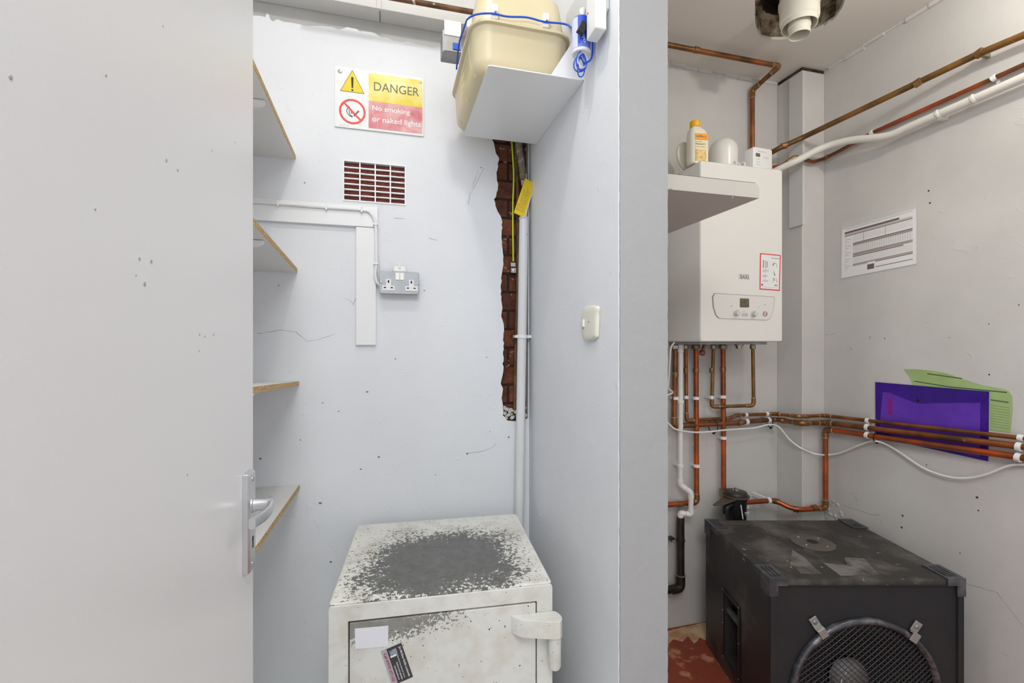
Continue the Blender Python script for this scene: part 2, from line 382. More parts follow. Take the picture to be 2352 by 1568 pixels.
# close the loop along the corner
zb, zt = left[-1][1], left[0][1]
body = []
for i in range(len(left) - 1):
    a, z = Vector(left[i]), Vector(left[i + 1]); k = max(1, int((z - a).length / 0.012))
    for j in range(k):
        p = a.lerp(z, j / k); body.append((min(xr - 0.002, p.x + random.uniform(-0.0028, 0.0028)), p.y + random.uniform(-0.003, 0.003)))
slotp = body + [(xr, zb + 0.002), (xr, zt)]
va, vb, vc, vd = A2(790, 369), A2(930, 380), A2(929, 462), A2(790, 456)
vx0, vx1, vz0, vz1 = va[0], vb[0], va[1] - 0.148, va[1]
ventp = [(vx0, vz0), (vx1, vz0), (vx1, vz1), (vx0, vz1)]
# torn top edge of the plaster
tops = [(100, 140), (150, 146), (190, 150), (205, 118), (225, 128), (240, 170), (262, 192), (300, 172), (360, 192), (430, 208), (560, 230), (700, 238), (790, 246), (860, 266), (890, 256), (930, 248), (975, 252), (1010, 263), (1045, 282), (1080, 280), (1150, 296), (1190, 306), (1230, 330), (1290, 338), (1350, 362), (1430, 380), (1480, 374), (1550, 396), (1700, 424), (1780, 432), (1900, 445), (2100, 470), (2500, 520)]
topz = [A2(560 + x / 3.92, y / 3.92) for x, y in tops]
outer = [(XL, 0), (XB, 0), (XB, topz[-1][1])] + [(p[0] + random.uniform(-.001, .001), p[1] + random.uniform(-.002, .002)) for p in reversed(topz) if p[0] < XB - 0.01] + [(XL, topz[0][1])]
bm = plate(B(), outer, [slotp, ventp], FY((0, YA, 0)), -0.028, 0)
wa = struct('wall_back', bm, PW, smooth=False)
struct('brickwork', BX(XL, YA + 0.0285, 0, XB + 0.14, YA + 0.12, ZTL), [BRK], parent=None)['kind'] = 'structure'
bpy.data.objects['brickwork'].name = 'wall_back_brick'
# recessed lining above the torn edge, greyed to stand in for its shadow band
struct('wall_back_upper', BX(XL, YA + 0.02, topz[0][1] - 0.02, XB, YA + 0.028, ZTL), M_('recess_shade_grey', (188, 187, 184), 0.6))
# crumbled mortar at the foot of the chase
bm = B()
for i in range(34):
    q = z5(random.uniform(312, 470), random.uniform(745, 828)); r = random.uniform(0.005, 0.012)
    lathe(bm, (q[0], YA + random.uniform(0.010, 0.027), q[1] - 0.004), (random.uniform(-1, 1), random.uniform(-1, 1), 1), [(r * .5, 0), (r, r * .5), (r * .8, r), (r * .2, r * 1.3)], 7)
obj('loose_mortar', bm, PCH, wa)
# hairline cracks and flakes of the plaster
def cracks(name, lists, fn, n, m, parent, wd=0.0012):
    bm = B()
    for l in lists:
        pts = [fn(*p) for p in l]
        for a, z in zip(pts, pts[1:]):
            k = max(2, int((z - a).length / 0.012))
            prev = a
            for j in range(1, k + 1):
                q = a.lerp(z, j / k) + Vector((random.uniform(-.0016, .0016) if n[0] == 0 else 0, random.uniform(-.0016, .0016) if n[1] == 0 else 0, random.uniform(-.0016, .0016)))
                d = (q - prev).normalized(); s = d.cross(Vector(n)).normalized() * wd * random.uniform(.3, 1)
                quadsolid(bm, [prev - s, q - s, q + s, prev + s], n, 0.00005, 0.0006); prev = q
    return obj(name, bm, m, parent, smooth=False)
aY = lambda x, y: onY(x, y, YA)
cracks('hairline_crack', [[(1112, 386), (1094, 420), (1080, 445), (1075, 470)], [(830, 652), (812, 700), (806, 690), (790, 684)], [(592, 766), (640, 758), (680, 762), (706, 784), (740, 776), (770, 768)],
    [(1075, 1040), (1110, 1036), (1130, 1028), (1140, 1018)], [(1098, 392), (1084, 432)], [(905, 500), (930, 503)], [(870, 600), (874, 640)], [(985, 546), (1004, 552)]], aY, (0, -1, 0), M_('crack_grey', (150, 150, 150), 0.8), wa, 0.0009)
bm = B()
for (x, y, s) in [(843, 900, 3), (908, 824, 2), (975, 667, 2), (829, 1077, 3), (1168, 1004, 3), (735, 1155, 4), (741, 925, 2), (778, 944, 2), (598, 1053, 3), (1073, 1042, 3), (870, 1049, 3), (1105, 385, 2), (690, 1010, 2), (760, 1290, 3), (1000, 1090, 1.6), (1118, 820, 1.6), (640, 1190, 2), (700, 420, 2), (640, 655, 2), (850, 547, 2.2), (1125, 990, 1.5)]:
    c = onY(x, y, YA); pts = [c + Vector((math.cos(a) * s * 0.0017 * random.uniform(.5, 1.2), 0, math.sin(a) * s * 0.0014 * random.uniform(.5, 1.2))) for a in [k * 0.785 for k in range(8)]]
    loft(bm, [[p + Vector((0, -0.0001, 0)) for p in pts], [p + Vector((0, -0.0008, 0)) for p in pts]])
obj('plaster_chip', bm, M_('chip_grey', (128, 128, 126), 0.9), wa, smooth=False)

# partition between alcove and boiler room, its near end facing the camera
struct('wall_partition', BX(XB, YE, 0, XP, YC + 0.05, ZTL), [PW], bevel=0.006)
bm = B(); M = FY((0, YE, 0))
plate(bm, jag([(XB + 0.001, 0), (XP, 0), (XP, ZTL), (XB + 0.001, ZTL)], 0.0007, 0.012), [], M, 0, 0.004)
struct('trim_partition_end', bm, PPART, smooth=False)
# alcove ceiling and bulkhead where the lower ceiling starts
struct('ceiling_alcove', BX(XL - 0.1, YB - .1, ZTL, XP, YC + 0.1, ZTL + 0.1), PCEIL)
struct('wall_bulkhead', BX(XP - 0.04, YB, ZC + 0.12, XP, YE, ZTL), PCEIL)
# boiler room
struct('wall_far', BX(XP, YC, 0, XD + 0.1, YC + 0.1, ZC + 0.3), PR)
wd_ = struct('wall_right', BX(XD, YB, 0, XD + 0.1, YC, ZC + 0.3), PR)
bm = B(); box(bm, 2.008, 1.846, 0, XD, YC, ZC - 0.018)
struct('trim_column', bm, PR, bevel=0.003)
struct('trim_column_gap_shade', BX(2.012, 1.850, ZC - 0.0178, XD, YC, ZC - 0.0005), HOLED)  # dark strip standing in for the shaded gap above the column
bm = B(); box(bm, 1.997, 1.832, CZ + 0.585, 2.0075, 1.915, ZC - 0.03)
struct('trim_column_board', bm, PTRIM, bevel=0.002)
# ceiling with the broken flue opening
hp = [onZ(x, y, ZC) for x, y in [(1733, 0), (1733, 30), (1736, 58), (1742, 76), (1756, 88), (1790, 91), (1830, 86), (1872, 71), (1910, 48), (1930, 24), (1942, -6), (1938, -40), (1900, -80), (1840, -95), (1770, -70), (1738, -30)]]
hp = spline([Vector((p.x, p.y, 0)) for p in hp] + [Vector((hp[0].x, hp[0].y, 0))], 4)[:-1]
hp = [(p.x + random.uniform(-.002, .002), p.y + random.uniform(-.002, .002)) for p in hp]
bm = plate(B(), [(XP - 0.04, YB), (XD, YB), (XD, YC), (XP - 0.04, YC)], [hp], Matrix.Identity(4), ZC, ZC + 0.012)
ce = struct('ceiling', bm, PCEIL, smooth=False)
bm = B()
hc = Vector((sum(p[0] for p in hp) / len(hp), sum(p[1] for p in hp) / len(hp), 0))
rings = []
for k, (s, z) in enumerate([(1.0, 0.0125), (0.98, 0.05), (1.0, 0.085), (0.86, 0.095), (0.90, 0.16), (0.93, 0.28)]):
    rings.append([Vector((hc.x + (p[0] - hc.x) * s * random.uniform(.97, 1.03), hc.y + (p[1] - hc.y) * s * random.uniform(.97, 1.03), ZC + z)) for p in hp])
loft(bm, rings, cap=False); bm.faces.new([v for v in bm.verts][-len(hp):])
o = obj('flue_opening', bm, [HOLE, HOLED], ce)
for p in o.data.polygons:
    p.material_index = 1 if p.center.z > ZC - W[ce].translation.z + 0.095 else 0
bm = B(); cp = [onZ(x, y, 0) for x, y in ((1500, 1458), (1534, 1449), (1640, 1424), (1642, 1462), (1622, 1472), (1606, 1464), (1596, 1478), (1580, 1462), (1566, 1474), (1548, 1468), (1534, 1484), (1500, 1492))]
cp = [(p.x, min(p.y, YC - .002)) for p in cp]; plate(bm, jag(cp, .004, .02), [], Matrix.Identity(4), .0003, .0012)
obj('bare_floor_patch', bm, M_('bare_screed', (214, 184, 146), 0.85, mott=(14, (190, 140, 100), 0.45, 0.65), specks=(30, 0.7, 0.72, (80, 60, 44))), bpy.data.objects['floor_boiler_room'], smooth=False)
# old plaster coving strips at the ceiling edge
bm = B()
for i in range(26):
    y = 1.82 - i * 0.09; h = 0.012 + 0.006 * math.sin(i * 1.7)
    box(bm, XD - 0.006 - 0.004 * (i % 3), y - 0.09, ZC - h, XD, y, ZC)
struct('trim_cornice_right', bm, PTRIM)
bm = B()
for i in range(16):
    x = XP + i * 0.0808; h = 0.014 + 0.006 * math.sin(i * 2.1)
    box(bm, x, YC - 0.006 - 0.003 * (i % 3), ZC - h, x + 0.0808, YC, ZC)
struct('trim_cornice_far', bm, PTRIM)
# drilled holes and pits in the right wall
bm = B()
for x, y, s in [(2133, 438, 2.6), (2136, 466, 2.6), (2272, 860, 2), (2128, 1067, 1.8), (2244, 1142, 3), (2247, 1172, 2), (2073, 1184, 3), (2071, 1211, 3), (1955, 801, 1.5), (1998, 777, 1.5), (2032, 777, 1.8), (2271, 744, 1.5), (2340, 700, 1.5), (2180, 775, 1.2), (1965, 600, 1), (1998, 773, 1.5), (2205, 1270, 1.6)]:
    c = onX(x, y, XD); lathe(bm, c, (-1, 0, 0), [(0.0015 * s, 0), (0.0012 * s, 0.0004)], 9)
obj('drill_hole', bm, M_('hole_brown', (70, 50, 42), 0.9), wd_)
cracks('hairline_crack', [[(1935, 1160), (1975, 1172), (2000, 1182), (2020, 1182)], [(1896, 770), (1920, 765)], [(1955, 1130), (1970, 1150)], [(2205, 1335), (2290, 1360), (2352, 1440)]], lambda x, y: onX(x, y, XD), (-1, 0, 0), M_('crack_dark', (158, 153, 147), 0.8), wd_, 0.001)
bm = B()
for i in range(30):
    c = onX(1892 + random.uniform(0, 46), 1150 + random.uniform(0, 48), XD); r = random.uniform(.005, .014)
    lathe(bm, c + Vector((0.001, 0, 0)), (-1, random.uniform(-.3, .3), random.uniform(-.3, .3)), [(r, 0), (r * .7, r * .22), (r * .2, r * .3)], 7)
obj('plaster_patch', bm, PR, wd_)

# ---------------------------------------------------------------- overhead in the alcove: boxed beam and old pipe
YBM = 1.79
def zA(x, y): return (560 + x / 3.92, y / 3.92)
p0 = onY(*zA(1225, 95), YBM); p1 = onY(*zA(1940, 215), YBM); zbm = (p0.z + p1.z) / 2
t = thing('boxed_beam', 'white boxed beam across the alcove above the torn plaster edge', 'beam', (0, YBM, zbm))
xj = p0.x
obj('beam_casing', BX(XL, YBM + 0.004, zbm, xj - 0.002, YA + 0.019, zbm + 0.3), PTRIM, t, bevel=0.002)
obj('beam_casing', BX(xj + 0.002, YBM + 0.004, zbm, XB - 0.001, YA + 0.019, zbm + 0.3), PTRIM, t, bevel=0.002)
obj('beam_lip', BX(XL, YBM - 0.010, zbm - 0.002, XB - 0.001, YBM + 0.0035, zbm + 0.028), PTRIM, t, bevel=0.002)
obj('strap', BX(xj - 0.012, YBM - 0.016, zbm - 0.006, xj + 0.006, YBM - 0.0105, zbm + 0.05), PTRIM, t, bevel=0.002)
bm = B(); a = onY(*zA(1440, -2), 1.71); z = onY(*zA(1940, 88), 1.71); d = (z - a)
tube(bm, [a - d * 1.6, z + d * 0.35], 0.0095)
o = obj('ceiling_pipe', bm, RUSTP); tag(o, 'brown rusty pipe running under the alcove beam behind the meter', 'pipe')

# ---------------------------------------------------------------- the open door
XF = -0.23
dt = thing('door_1', None, None, (XF - 0.022, 0.50, 0.0)); dt['kind'] = 'structure'
bm = B(); box(bm, XF - 0.044, 0.125, 0.006, XF, 0.890, 2.35)
obj('door_leaf', bm, PDOOR, dt, bevel=0.003)
for (x, y, sz) in [(24, 177, 2), (243, 173, 1.5), (382, 368, 2.4), (408, 390, 2.2), (486, 346, 1.6), (540, 327, 1.6), (347, 600, 2.6), (320, 594, 2), (332, 652, 3), (458, 768, 2), (470, 772, 2), (490, 768, 2.4), (457, 806, 1.5), (430, 1090, 2), (218, 480, 1.4), (312, 632, 1.4), (374, 60, 1.2)]:
    c = onX(x, y, XF); obj('paint_chip', lathe(B(), c, (1, 0, 0), [(.0009 * sz, 0), (.0008 * sz, .0004), (.0003 * sz, .0006)], 7), M_('chip_blue_grey', (176, 178, 182), 0.6) if 'chip_blue_grey' not in MATS else MATS['chip_blue_grey'], dt)
hz0, hz1 = CZ - 0.379, CZ - 0.217
hn = thing('door_handle', None, None, (XF, 0.845, 1.2)); hn.parent = dt; hn.matrix_basis = W[dt].inverted() @ W[hn]
MX = frm((XF, 0, 0), (0, 1, 0), (0, 0, 1))      # faces +X
bm = B(); yc, zc = 0.8455, (hz0 + hz1) / 2
loft(bm, [[MX @ Vector((x, y, 0.0002)) for x, y in rr(0.034, 0.164, 0.003, cx=yc, cy=zc)], [MX @ Vector((x, y, 0.0075)) for x, y in rr(0.034, 0.164, 0.003, cx=yc, cy=zc)],
          [MX @ Vector((x, y, 0.0107)) for x, y in rr(0.029, 0.159, 0.003, cx=yc, cy=zc)]])
obj('back_plate', bm, ALU, hn)
zl = CZ - 0.27; xn = XF + 0.0107
bm = B(); lathe(bm, (xn, 0.842, zl), (1, 0, 0), [(0.0125, 0), (0.0125, 0.002), (0.0105, 0.003), (0.010, 0.022), (0.0115, 0.030)], 24)
# lever: flat bar swept back toward the hinge side
ys = [0.850, 0.846, 0.837, 0.822, 0.805, 0.785, 0.765, 0.757]; rings = []
for i, y in enumerate(ys):
    f = (0.850 - y) / 0.093; xo = xn + 0.026 + 0.006 * math.sin(min(1, f * 2) * math.pi / 2) - 0.014 * max(0, f - 0.6) ** 1.2 * 2.2
    hh = 0.0085 if i not in (0,) else 0.006; tt = 0.0046
    rings.append([Vector((xo + px_, y, zl - 0.001 + pz_)) for px_, pz_ in rr(tt * 2, hh * 2, 0.0035, 3)])
loft(bm, rings)
obj('lever', bm, ALU, hn)
for y, z in ((0.8455, hz1 - 0.011), (0.8455, hz0 + 0.011)): obj('screw', screw(B(), (xn, y, z), (1, 0, 0), 0.0042), CHROME, hn)
bm = B(); lathe(bm, (xn - .0001, 0.8455, hz0 + 0.052), (1, 0, 0), [(0.0042, 0), (0.0038, 0.0005)], 12); box(bm, xn, 0.8435, hz0 + 0.037, xn + 0.0005, 0.8475, hz0 + 0.052)
obj('keyhole', bm, DARK, hn)

# ---------------------------------------------------------------- alcove shelves
def shelf(label, tip, near, bracket_px, top_seen):
    """tip: px of the lower (or upper) edge at the wall, near: same edge where the door hides it"""
    pt = onY(tip[0], tip[1], YA - 0.001); X = pt.x
    pn = onX(near[0], near[1], X); th = 0.016
    Y0 = 1.02; sl = (pn.z - pt.z) / (pn.y - pt.y)
    zt = lambda y: pt.z + sl * (y - pt.y)
    off = -th if top_seen else 0
    t = thing('wall_shelf', label, 'shelf', (X - 0.15, 1.43, zt(1.43) + off), 0, 'white chipboard shelves beside the open door')
    bm = B(); c = [Vector((XL, Y0, zt(Y0) + off)), Vector((X - 0.0012, Y0, zt(Y0) + off)), Vector((X - 0.0012, YA - 0.001, zt(YA) + off)), Vector((XL, YA - 0.001, zt(YA) + off))]
    loft(bm, [c, [p + Vector((0, 0, th)) for p in c]]); obj('shelf_board', bm, SHELF, t)
    bm = B(); c = [Vector((X - 0.001, Y0, zt(Y0) + off)), Vector((X, Y0, zt(Y0) + off)), Vector((X, YA - 0.001, zt(YA) + off)), Vector((X - 0.001, YA - 0.001, zt(YA) + off))]
    loft(bm, [c, [p + Vector((0, 0, th)) for p in c]]); obj('cut_edge', bm, CHIPB, t, label='bare chipboard front edge')
    yb = bracket_px; zb_ = zt(yb) + off
    bm = B(); poly = [(XL, -0.020), (X - 0.045, -0.020), (X - 0.026, -0.017), (X - 0.014, -0.009), (X - 0.010, 0), (XL, 0)]
    prism(bm, poly, frm((0, yb, zb_ - 0.0005), (1, 0, 0), (0, 0, 1)), -0.009, 0.009)
    box(bm, XL, yb - 0.01, zb_ - 0.22, XL + 0.006, yb + 0.01, zb_ - 0.02)
    obj('bracket', bm, WPLAS, t, bevel=0.002)
    return t
shelf('highest chipboard shelf seen from below, left of the danger sign', (679, 366), (583, 153), 1.46, False)
shelf('chipboard shelf level with the horizontal conduit board', (683, 626), (583, 516), 1.42, False)
shelf('chipboard shelf at eye level, seen almost edge on', (687, 875), (583, 888), 1.30, True)
shelf('lowest chipboard shelf behind the door handle', (688, 1113), (588, 1255), 1.40, True)

# ---------------------------------------------------------------- danger sign
sl, sr = onY(769, 152, YA), onY(973, 182, YA); sw = sr.x - sl.x; sz1 = (sl.z + onY(971, 182, YA).z) / 2; sz0 = (onY(771, 290, YA).z + onY(973, 316, YA).z) / 2; sh = sz1 - sz0
Ms = FY((sl.x, YA, sz0)); 
t = thing('danger_sign', 'white yellow and red danger no smoking sign above the wall vent', 'sign', (sl.x + sw / 2, YA, sz0))
bm = B(); prism(bm, [(0, 0), (sw, 0), (sw, sh), (0, sh)], Ms, 0.0015, 0.006); obj('sign_board', bm, WPLAS, t, smooth=False, bevel=0.0006)
def SR(bm, s0, t0, s1, t1, z=0.0061, th=0.0004, jagg=0):
    po = [(s0 * sw, (1 - t1) * sh), (s1 * sw, (1 - t1) * sh), (s1 * sw, (1 - t0) * sh), (s0 * sw, (1 - t0) * sh)]
    if jagg: po = jag(po, jagg, 0.012)
    return prism(bm, po, Ms, z, z + th)
obj('yellow_panel', SR(B(), .37, .04, .985, .51, jagg=.0006), SIGNY, t, smooth=False)
obj('red_panel', SR(B(), .37, .5105, .985, .965, jagg=.0006), SIGNR, t, smooth=False)
bm = B(); cx_, cy_ = .19 * sw, (1 - .29) * sh; tri = [(.058 * sw, (1 - .405) * sh), (.325 * sw, (1 - .405) * sh), (.1915 * sw, (1 - .035) * sh)]
prism(bm, tri, Ms, 0.0061, 0.0064); obj('warning_triangle_border', bm, INK, t, smooth=False)
c = Vector((sum(p[0] for p in tri) / 3, sum(p[1] for p in tri) / 3)); bm = B()
prism(bm, [tuple(c + (Vector(p) - c) * 0.94) for p in tri], Ms, 0.0064, 0.0067); obj('warning_triangle', bm, SIGNT, t, smooth=False)
bm = B(); prism(bm, [(c.x - .0028, c.y - .012), (c.x + .0028, c.y - .012), (c.x + .0042, c.y + .026), (c.x + .002, c.y + .030), (c.x - .002, c.y + .030), (c.x - .0042, c.y + .026)], Ms, 0.0067, 0.0070)
lathe(bm, Ms @ Vector((c.x, c.y - 0.020, 0.0067)), (0, -1, 0), [(0.0036, 0), (0.0036, 0.0003)], 14); obj('exclamation_mark', bm, INK, t, smooth=False)
bm = B(); cc = (.192 * sw, (1 - .725) * sh); R0 = .145 * sw
plate(bm, [(cc[0] + R0 * math.cos(k * .157), cc[1] + R0 * math.sin(k * .157)) for k in range(40)], [[(cc[0] + R0 * .84 * math.cos(k * .157), cc[1] + R0 * .84 * math.sin(k * .157)) for k in range(40)]], Ms, 0.0061, 0.0067)
d1, d2 = Vector((-.707, .707)), Vector((.707, .707)); q = [Vector(cc) + d1 * R0 * .88 + d2 * .0035, Vector(cc) + d1 * R0 * .88 - d2 * .0035, Vector(cc) - d1 * R0 * .88 - d2 * .0035, Vector(cc) - d1 * R0 * .88 + d2 * .0035]
prism(bm, [tuple(p) for p in q], Ms, 0.0066, 0.0069); obj('prohibition_ring', bm, RED, t, smooth=False)
bm = B()
for a_, z_ in [((-.5, .0), (-.3, .45)), ((-.3, .45), (-.12, .1)), ((-.12, .1), (-.05, -.2)), ((-.5, 0), (-.3, -.35)), ((-.3, -.35), (.0, -.5)), ((-.3, .1), (-.2, -.3)), ((-.2, -.3), (0.02, -.45)), ((.1, -.35), (.5, .15)), ((.16, -.4), (.56, .1))]:
    a2, z2 = Vector(cc) + Vector(a_) * R0 * .9, Vector(cc) + Vector(z_) * R0 * .9; s_ = (z2 - a2).normalized(); s_ = Vector((-s_.y, s_.x)) * .0012
    prism(bm, [tuple(a2 - s_), tuple(z2 - s_), tuple(z2 + s_), tuple(a2 + s_)], Ms, 0.0061, 0.0064)
obj('match_symbol', bm, INK, t, smooth=False)
bm = B(); text(bm, 'DANGER', Ms, .515 * sw, .145 * sh, .43 * sw, (1 - .325) * sh, z=0.0067); obj('danger_lettering', bm, M_('faded_ink', (104, 104, 84), 0.5), t, smooth=False)
bm = B(); text(bm, 'No smoking', Ms, .43 * sw, .11 * sh, .41 * sw, (1 - .685) * sh, z=0.0067, bold=0.012); text(bm, 'or naked lights', Ms, .555 * sw, .12 * sh, .41 * sw, (1 - .875) * sh, z=0.0067, bold=0.012)
obj('white_lettering', bm, WPLAS, t, smooth=False)
bm = B(); text(bm, 'ref. 5 reg. 202 - 2002', Ms, .10 * sw, .02 * sh, .05 * sw, .02 * sh, z=0.0061); obj('small_print', bm, INKG, t, smooth=False)
bm = B(); lathe(bm, Ms @ Vector((.057 * sw, .915 * sh, .006)), (0, -1, 0), [(0.008, 0), (0.007, 0.0014), (0.003, 0.002)], 16); obj('fixing_screw', bm, STEEL, t); bm = B(); lathe(bm, Ms @ Vector((.96 * sw, .93 * sh, .006)), (0, -1, 0), [(0.006, 0), (0.005, 0.002)], 14); obj('fixing_screw', bm, STEEL, t)

# ---------------------------------------------------------------- wall vent
t = thing('air_vent', 'white slatted air vent over red brick, below the danger sign', 'vent', ((vx0 + vx1) / 2, YA, vz0))
vw, vh = vx1 - vx0, vz1 - vz0; Mv = FY((vx0, YA, vz0))
bm = B(); prism(bm, [(0, 0), (vw, 0), (vw, vh), (0, vh)], Mv, -0.0282, -0.024)
for k in range(7):
    zc_ = vh * (k + .5) / 7; prism(bm, [(0, zc_ - .003), (vw, zc_ - .003), (vw, zc_ + .004), (0, zc_ + .004)], Mv, -0.024, -0.012)
obj('air_brick', bm, TERRA, t, smooth=False)
bm = B()
for k in range(1, 7):
    zc_ = vh * k / 7; prism(bm, jag([(0, zc_ - .0022), (vw, zc_ - .0022), (vw, zc_ + .0022), (0, zc_ + .0022)], .0005, .02), Mv, -0.012, -0.002)
obj('slats', bm, WPAINT, t, smooth=False)
bm = B()
for k in (1, 2, 3):
    xc = vw * (.25 * k + .005); prism(bm, [(xc - .0024, 0), (xc + .0024, 0), (xc + .0024, vh), (xc - .0024, vh)], Mv, -0.008, 0.0)
obj('mullions', bm, WPAINT, t, smooth=False)
bm = B(); plate(bm, jag([(-.004, -.004), (vw + .004, -.004), (vw + .004, vh + .004), (-.004, vh + .004)], .0012, .01), [[(.001, .001), (vw - .001, .001), (vw - .001, vh - .001), (.001, vh - .001)]], Mv, 0.0002, 0.0035)
obj('frame', bm, WPAINT, t, smooth=False)

# ---------------------------------------------------------------- boards, flat cable and socket
p0, p1 = onY(583, 454, YA), onY(868, 480, YA); b0, b1 = onY(583, 507, YA), onY(858, 524, YA)
zt_, zb_ = (p0.z + p1.z) / 2, (b0.z + b1.z) / 2
bm = BX(XL, YA - 0.0162, zb_, p1.x, YA - 0.0002, zt_); o = obj('conduit_board', bm, WPAINT, bevel=0.0015); tag(o, 'horizontal white painted board running from the shelves to the socket cable', 'board', 'painted wall boards')
q0, q1 = onY(818, 526, YA), onY(864, 792, YA)
bm = BX(q0.x, YA - 0.0142, q1.z, q1.x, YA - 0.0002, zb_ - 0.0015); o = obj('conduit_board', bm, WPAINT, bevel=0.0015); tag(o, 'vertical white painted board left of the double socket', 'board', 'painted wall boards')
t = thing('flat_cable', 'white painted cable bent round the boards into the double socket', 'cable', tuple(onY(864, 560, YA)))
yw = YA - 0.022
pts = [onY(540, 461, yw), onY(640, 467, yw), onY(750, 476, yw), onY(833, 482, yw), onY(852, 490, yw), onY(862, 512, yw), onY(864, 560, yw), onY(864, 605, yw), onY(862, 630, yw), onY(866, 648, yw), onY(876, 656, YA - 0.020)]
bm = B(); tube(bm, spline(pts, 6), 0.0058, 10); obj('cable_sheath', bm, WPAINT, t)
bm = B(); p = onY(866, 482, YA); 
for i, (x, y, v) in enumerate([(640, 467, 0), (750, 476, 0), (831, 482, 0), (863, 516, 1), (864, 606, 1)]):
    c = onY(x, y, YA - 0.0165); bm = B()
    if v: box(bm, c.x - .010, yw - .008, c.z - .0035, c.x + .008, YA - 0.0163, c.z + .0035)
    else: box(bm, c.x - .0035, yw - .008, c.z - .012, c.x + .0035, YA - 0.0163, c.z + .008)
    obj('cable_clip', bm, WPLAS, t, bevel=0.001)
pc = onY(917, 652, YA); SW, SH, SD = 0.148, 0.086, 0.041
Mk = FY((pc.x, YA, pc.z))
t = thing('double_socket', 'grey metal clad double wall socket with white switches', 'socket', (pc.x, YA, pc.z - SH / 2))
bm = B(); loft(bm, [[Mk @ Vector((x, y, z)) for x, y in rr(SW - i, SH - i, .008)] for z, i in ((0.0003, .004), (SD - .008, .004))]); obj('back_box', bm, STEEL, t)
bm = B(); loft(bm, [[Mk @ Vector((x, y, z)) for x, y in rr(SW - i, SH - i, .010)] for z, i in ((SD - .0078, 0), (SD - .002, 0), (SD, .003))]); obj('face_plate', bm, SOCK, t)
for sx_ in (-.0405, .0445):
    bm = B(); po = [(-.023, -.030), (.023, -.030), (.023, -.012), (.009, -.012), (.009, .012), (-.009, .012), (-.009, -.012), (-.023, -.012)]
    prism(bm, [(x + sx_, y) for x, y in po], Mk, SD, SD + .0012); s = obj('socket_insert', bm, WPLAS, t, bevel=.0006)
    bm = B()
    for x, y, a_, b_ in ((0, .003, .0028, .005), (-.013, -.020, .0042, .0022), (.012, -.020, .0042, .0022)):
        prism(bm, [(sx_ + x - a_, y - b_), (sx_ + x + a_, y - b_), (sx_ + x + a_, y + b_), (sx_ + x - a_, y + b_)], Mk, SD + .0012, SD + .0016)
    obj('pin_slots', bm, DARK, s)
bm = B(); prism(bm, rr(.034, .034, .002, cx=.001, cy=.022), Mk, SD, SD + .001); obj('switch_surround', bm, CREAMP, t)
for sx_ in (-.0075, .009):
    bm = B(); loft(bm, [[Mk @ Vector((x, y, SD + .001)) for x, y in rr(.0135, .026, .001, cx=sx_, cy=.023)], [Mk @ Vector((x, y, SD + (.0075 if y < .02 else .003))) for x, y in rr(.0128, .025, .001, cx=sx_, cy=.023)]])
    obj('rocker_switch', bm, WPLAS, t)
for sx_ in (-.068, .068):
    bm = B(); screw(bm, Mk @ Vector((sx_, -.001 - .002 * (sx_ > 0), SD)), (0, -1, 0), .0042); obj('screw', bm, CHROME, t)
t = thing('plug_cover', 'upturned white plug top lying on the double socket', 'plug', tuple(Mk @ Vector((0, SH / 2, 0.02))))
bm = B(); c = Mk @ Vector((.001, SH / 2 + .0005, .024)); rings = []
for z, a_, b_ in ((0, .050, .030), (.010, .050, .030), (.019, .044, .026), (.020, .040, .022)): rings.append([c + Vector((x, y, z)) for x, y in rr(a_, b_, .006)])
loft(bm, rings); obj('plug_body', bm, WPLAS, t)
bm = B(); box(bm, c.x - .0045, c.y - .019, c.z + .012, c.x + .0035, c.y - .008, c.z + .029); box(bm, c.x - .003, c.y - .016, c.z + .029, c.x + .002, c.y - .011, c.z + .046); obj('earth_pin', bm, WPLAS, t, bevel=.0006)

# ---------------------------------------------------------------- pipes and cables in the torn chase
yp = YA - 0.030
t = thing('gas_pipe', 'thick white painted pipe standing in the corner behind the safe', 'pipe', tuple(onY(1192, 1200, yp)))
pa, pb = onY(1203, 502, yp), onY(1192, 1215, yp); dn = (pb - pa).normalized()
bm = B(); tube(bm, [pa, pb, pb + dn * 0.66], 0.019, 24); obj('pipe_run', bm, GASP, t)
bm = B(); lathe(bm, pa + dn * 0.004, -dn, [(0.0205, 0), (0.021, 0.004), (0.019, 0.010), (0.012, 0.012)], 20); obj('torn_end', bm, PCH, t)
pcq = pa.lerp(pb, (773 - 502) / (1215 - 502)); bm = B(); lathe(bm, pcq - dn * .008, dn, [(0.0195, 0), (0.0225, 0.001), (0.0225, 0.015), (0.0195, 0.016)], 24)
box(bm, pcq.x - .030, pcq.y - .004, pcq.z - .005, pcq.x - .020, YA - 0.0003, pcq.z + .005); box(bm, pcq.x + .018, pcq.y - .004, pcq.z - .006, XB - 0.0003, pcq.y + .008, pcq.z + .006)
obj('pipe_clip', bm, WPAINT, t)
yq = YA + 0.012
bm = B(); tube(bm, [onY(1183, 300, yq), onY(1189, 440, yq), onY(1190, 640, yq), onY(1186, 770, yq), onY(1183, 940, yq)], 0.0085, 12)
o = obj('chase_pipe', bm, RUSTP); tag(o, 'thin brown pipe sunk in the brick chase', 'pipe')
t = thing('flexible_gas_tube', 'corrugated metal tube coming down under the meter shelf', 'tube', tuple(onY(1203, 420, YA - .02)))
yy = YA - 0.018; cen = spline([onY(1190, 240, yy), onY(1191, 330, yy), onY(1197, 370, yy), onY(1202, 415, yy)], 10)
full = []
for i in range(len(cen) - 1):
    for j in range(4): full.append(cen[i].lerp(cen[i + 1], j / 4))
L_ = sum((full[i + 1] - full[i]).length for i in range(len(full) - 1)); Nn = 240
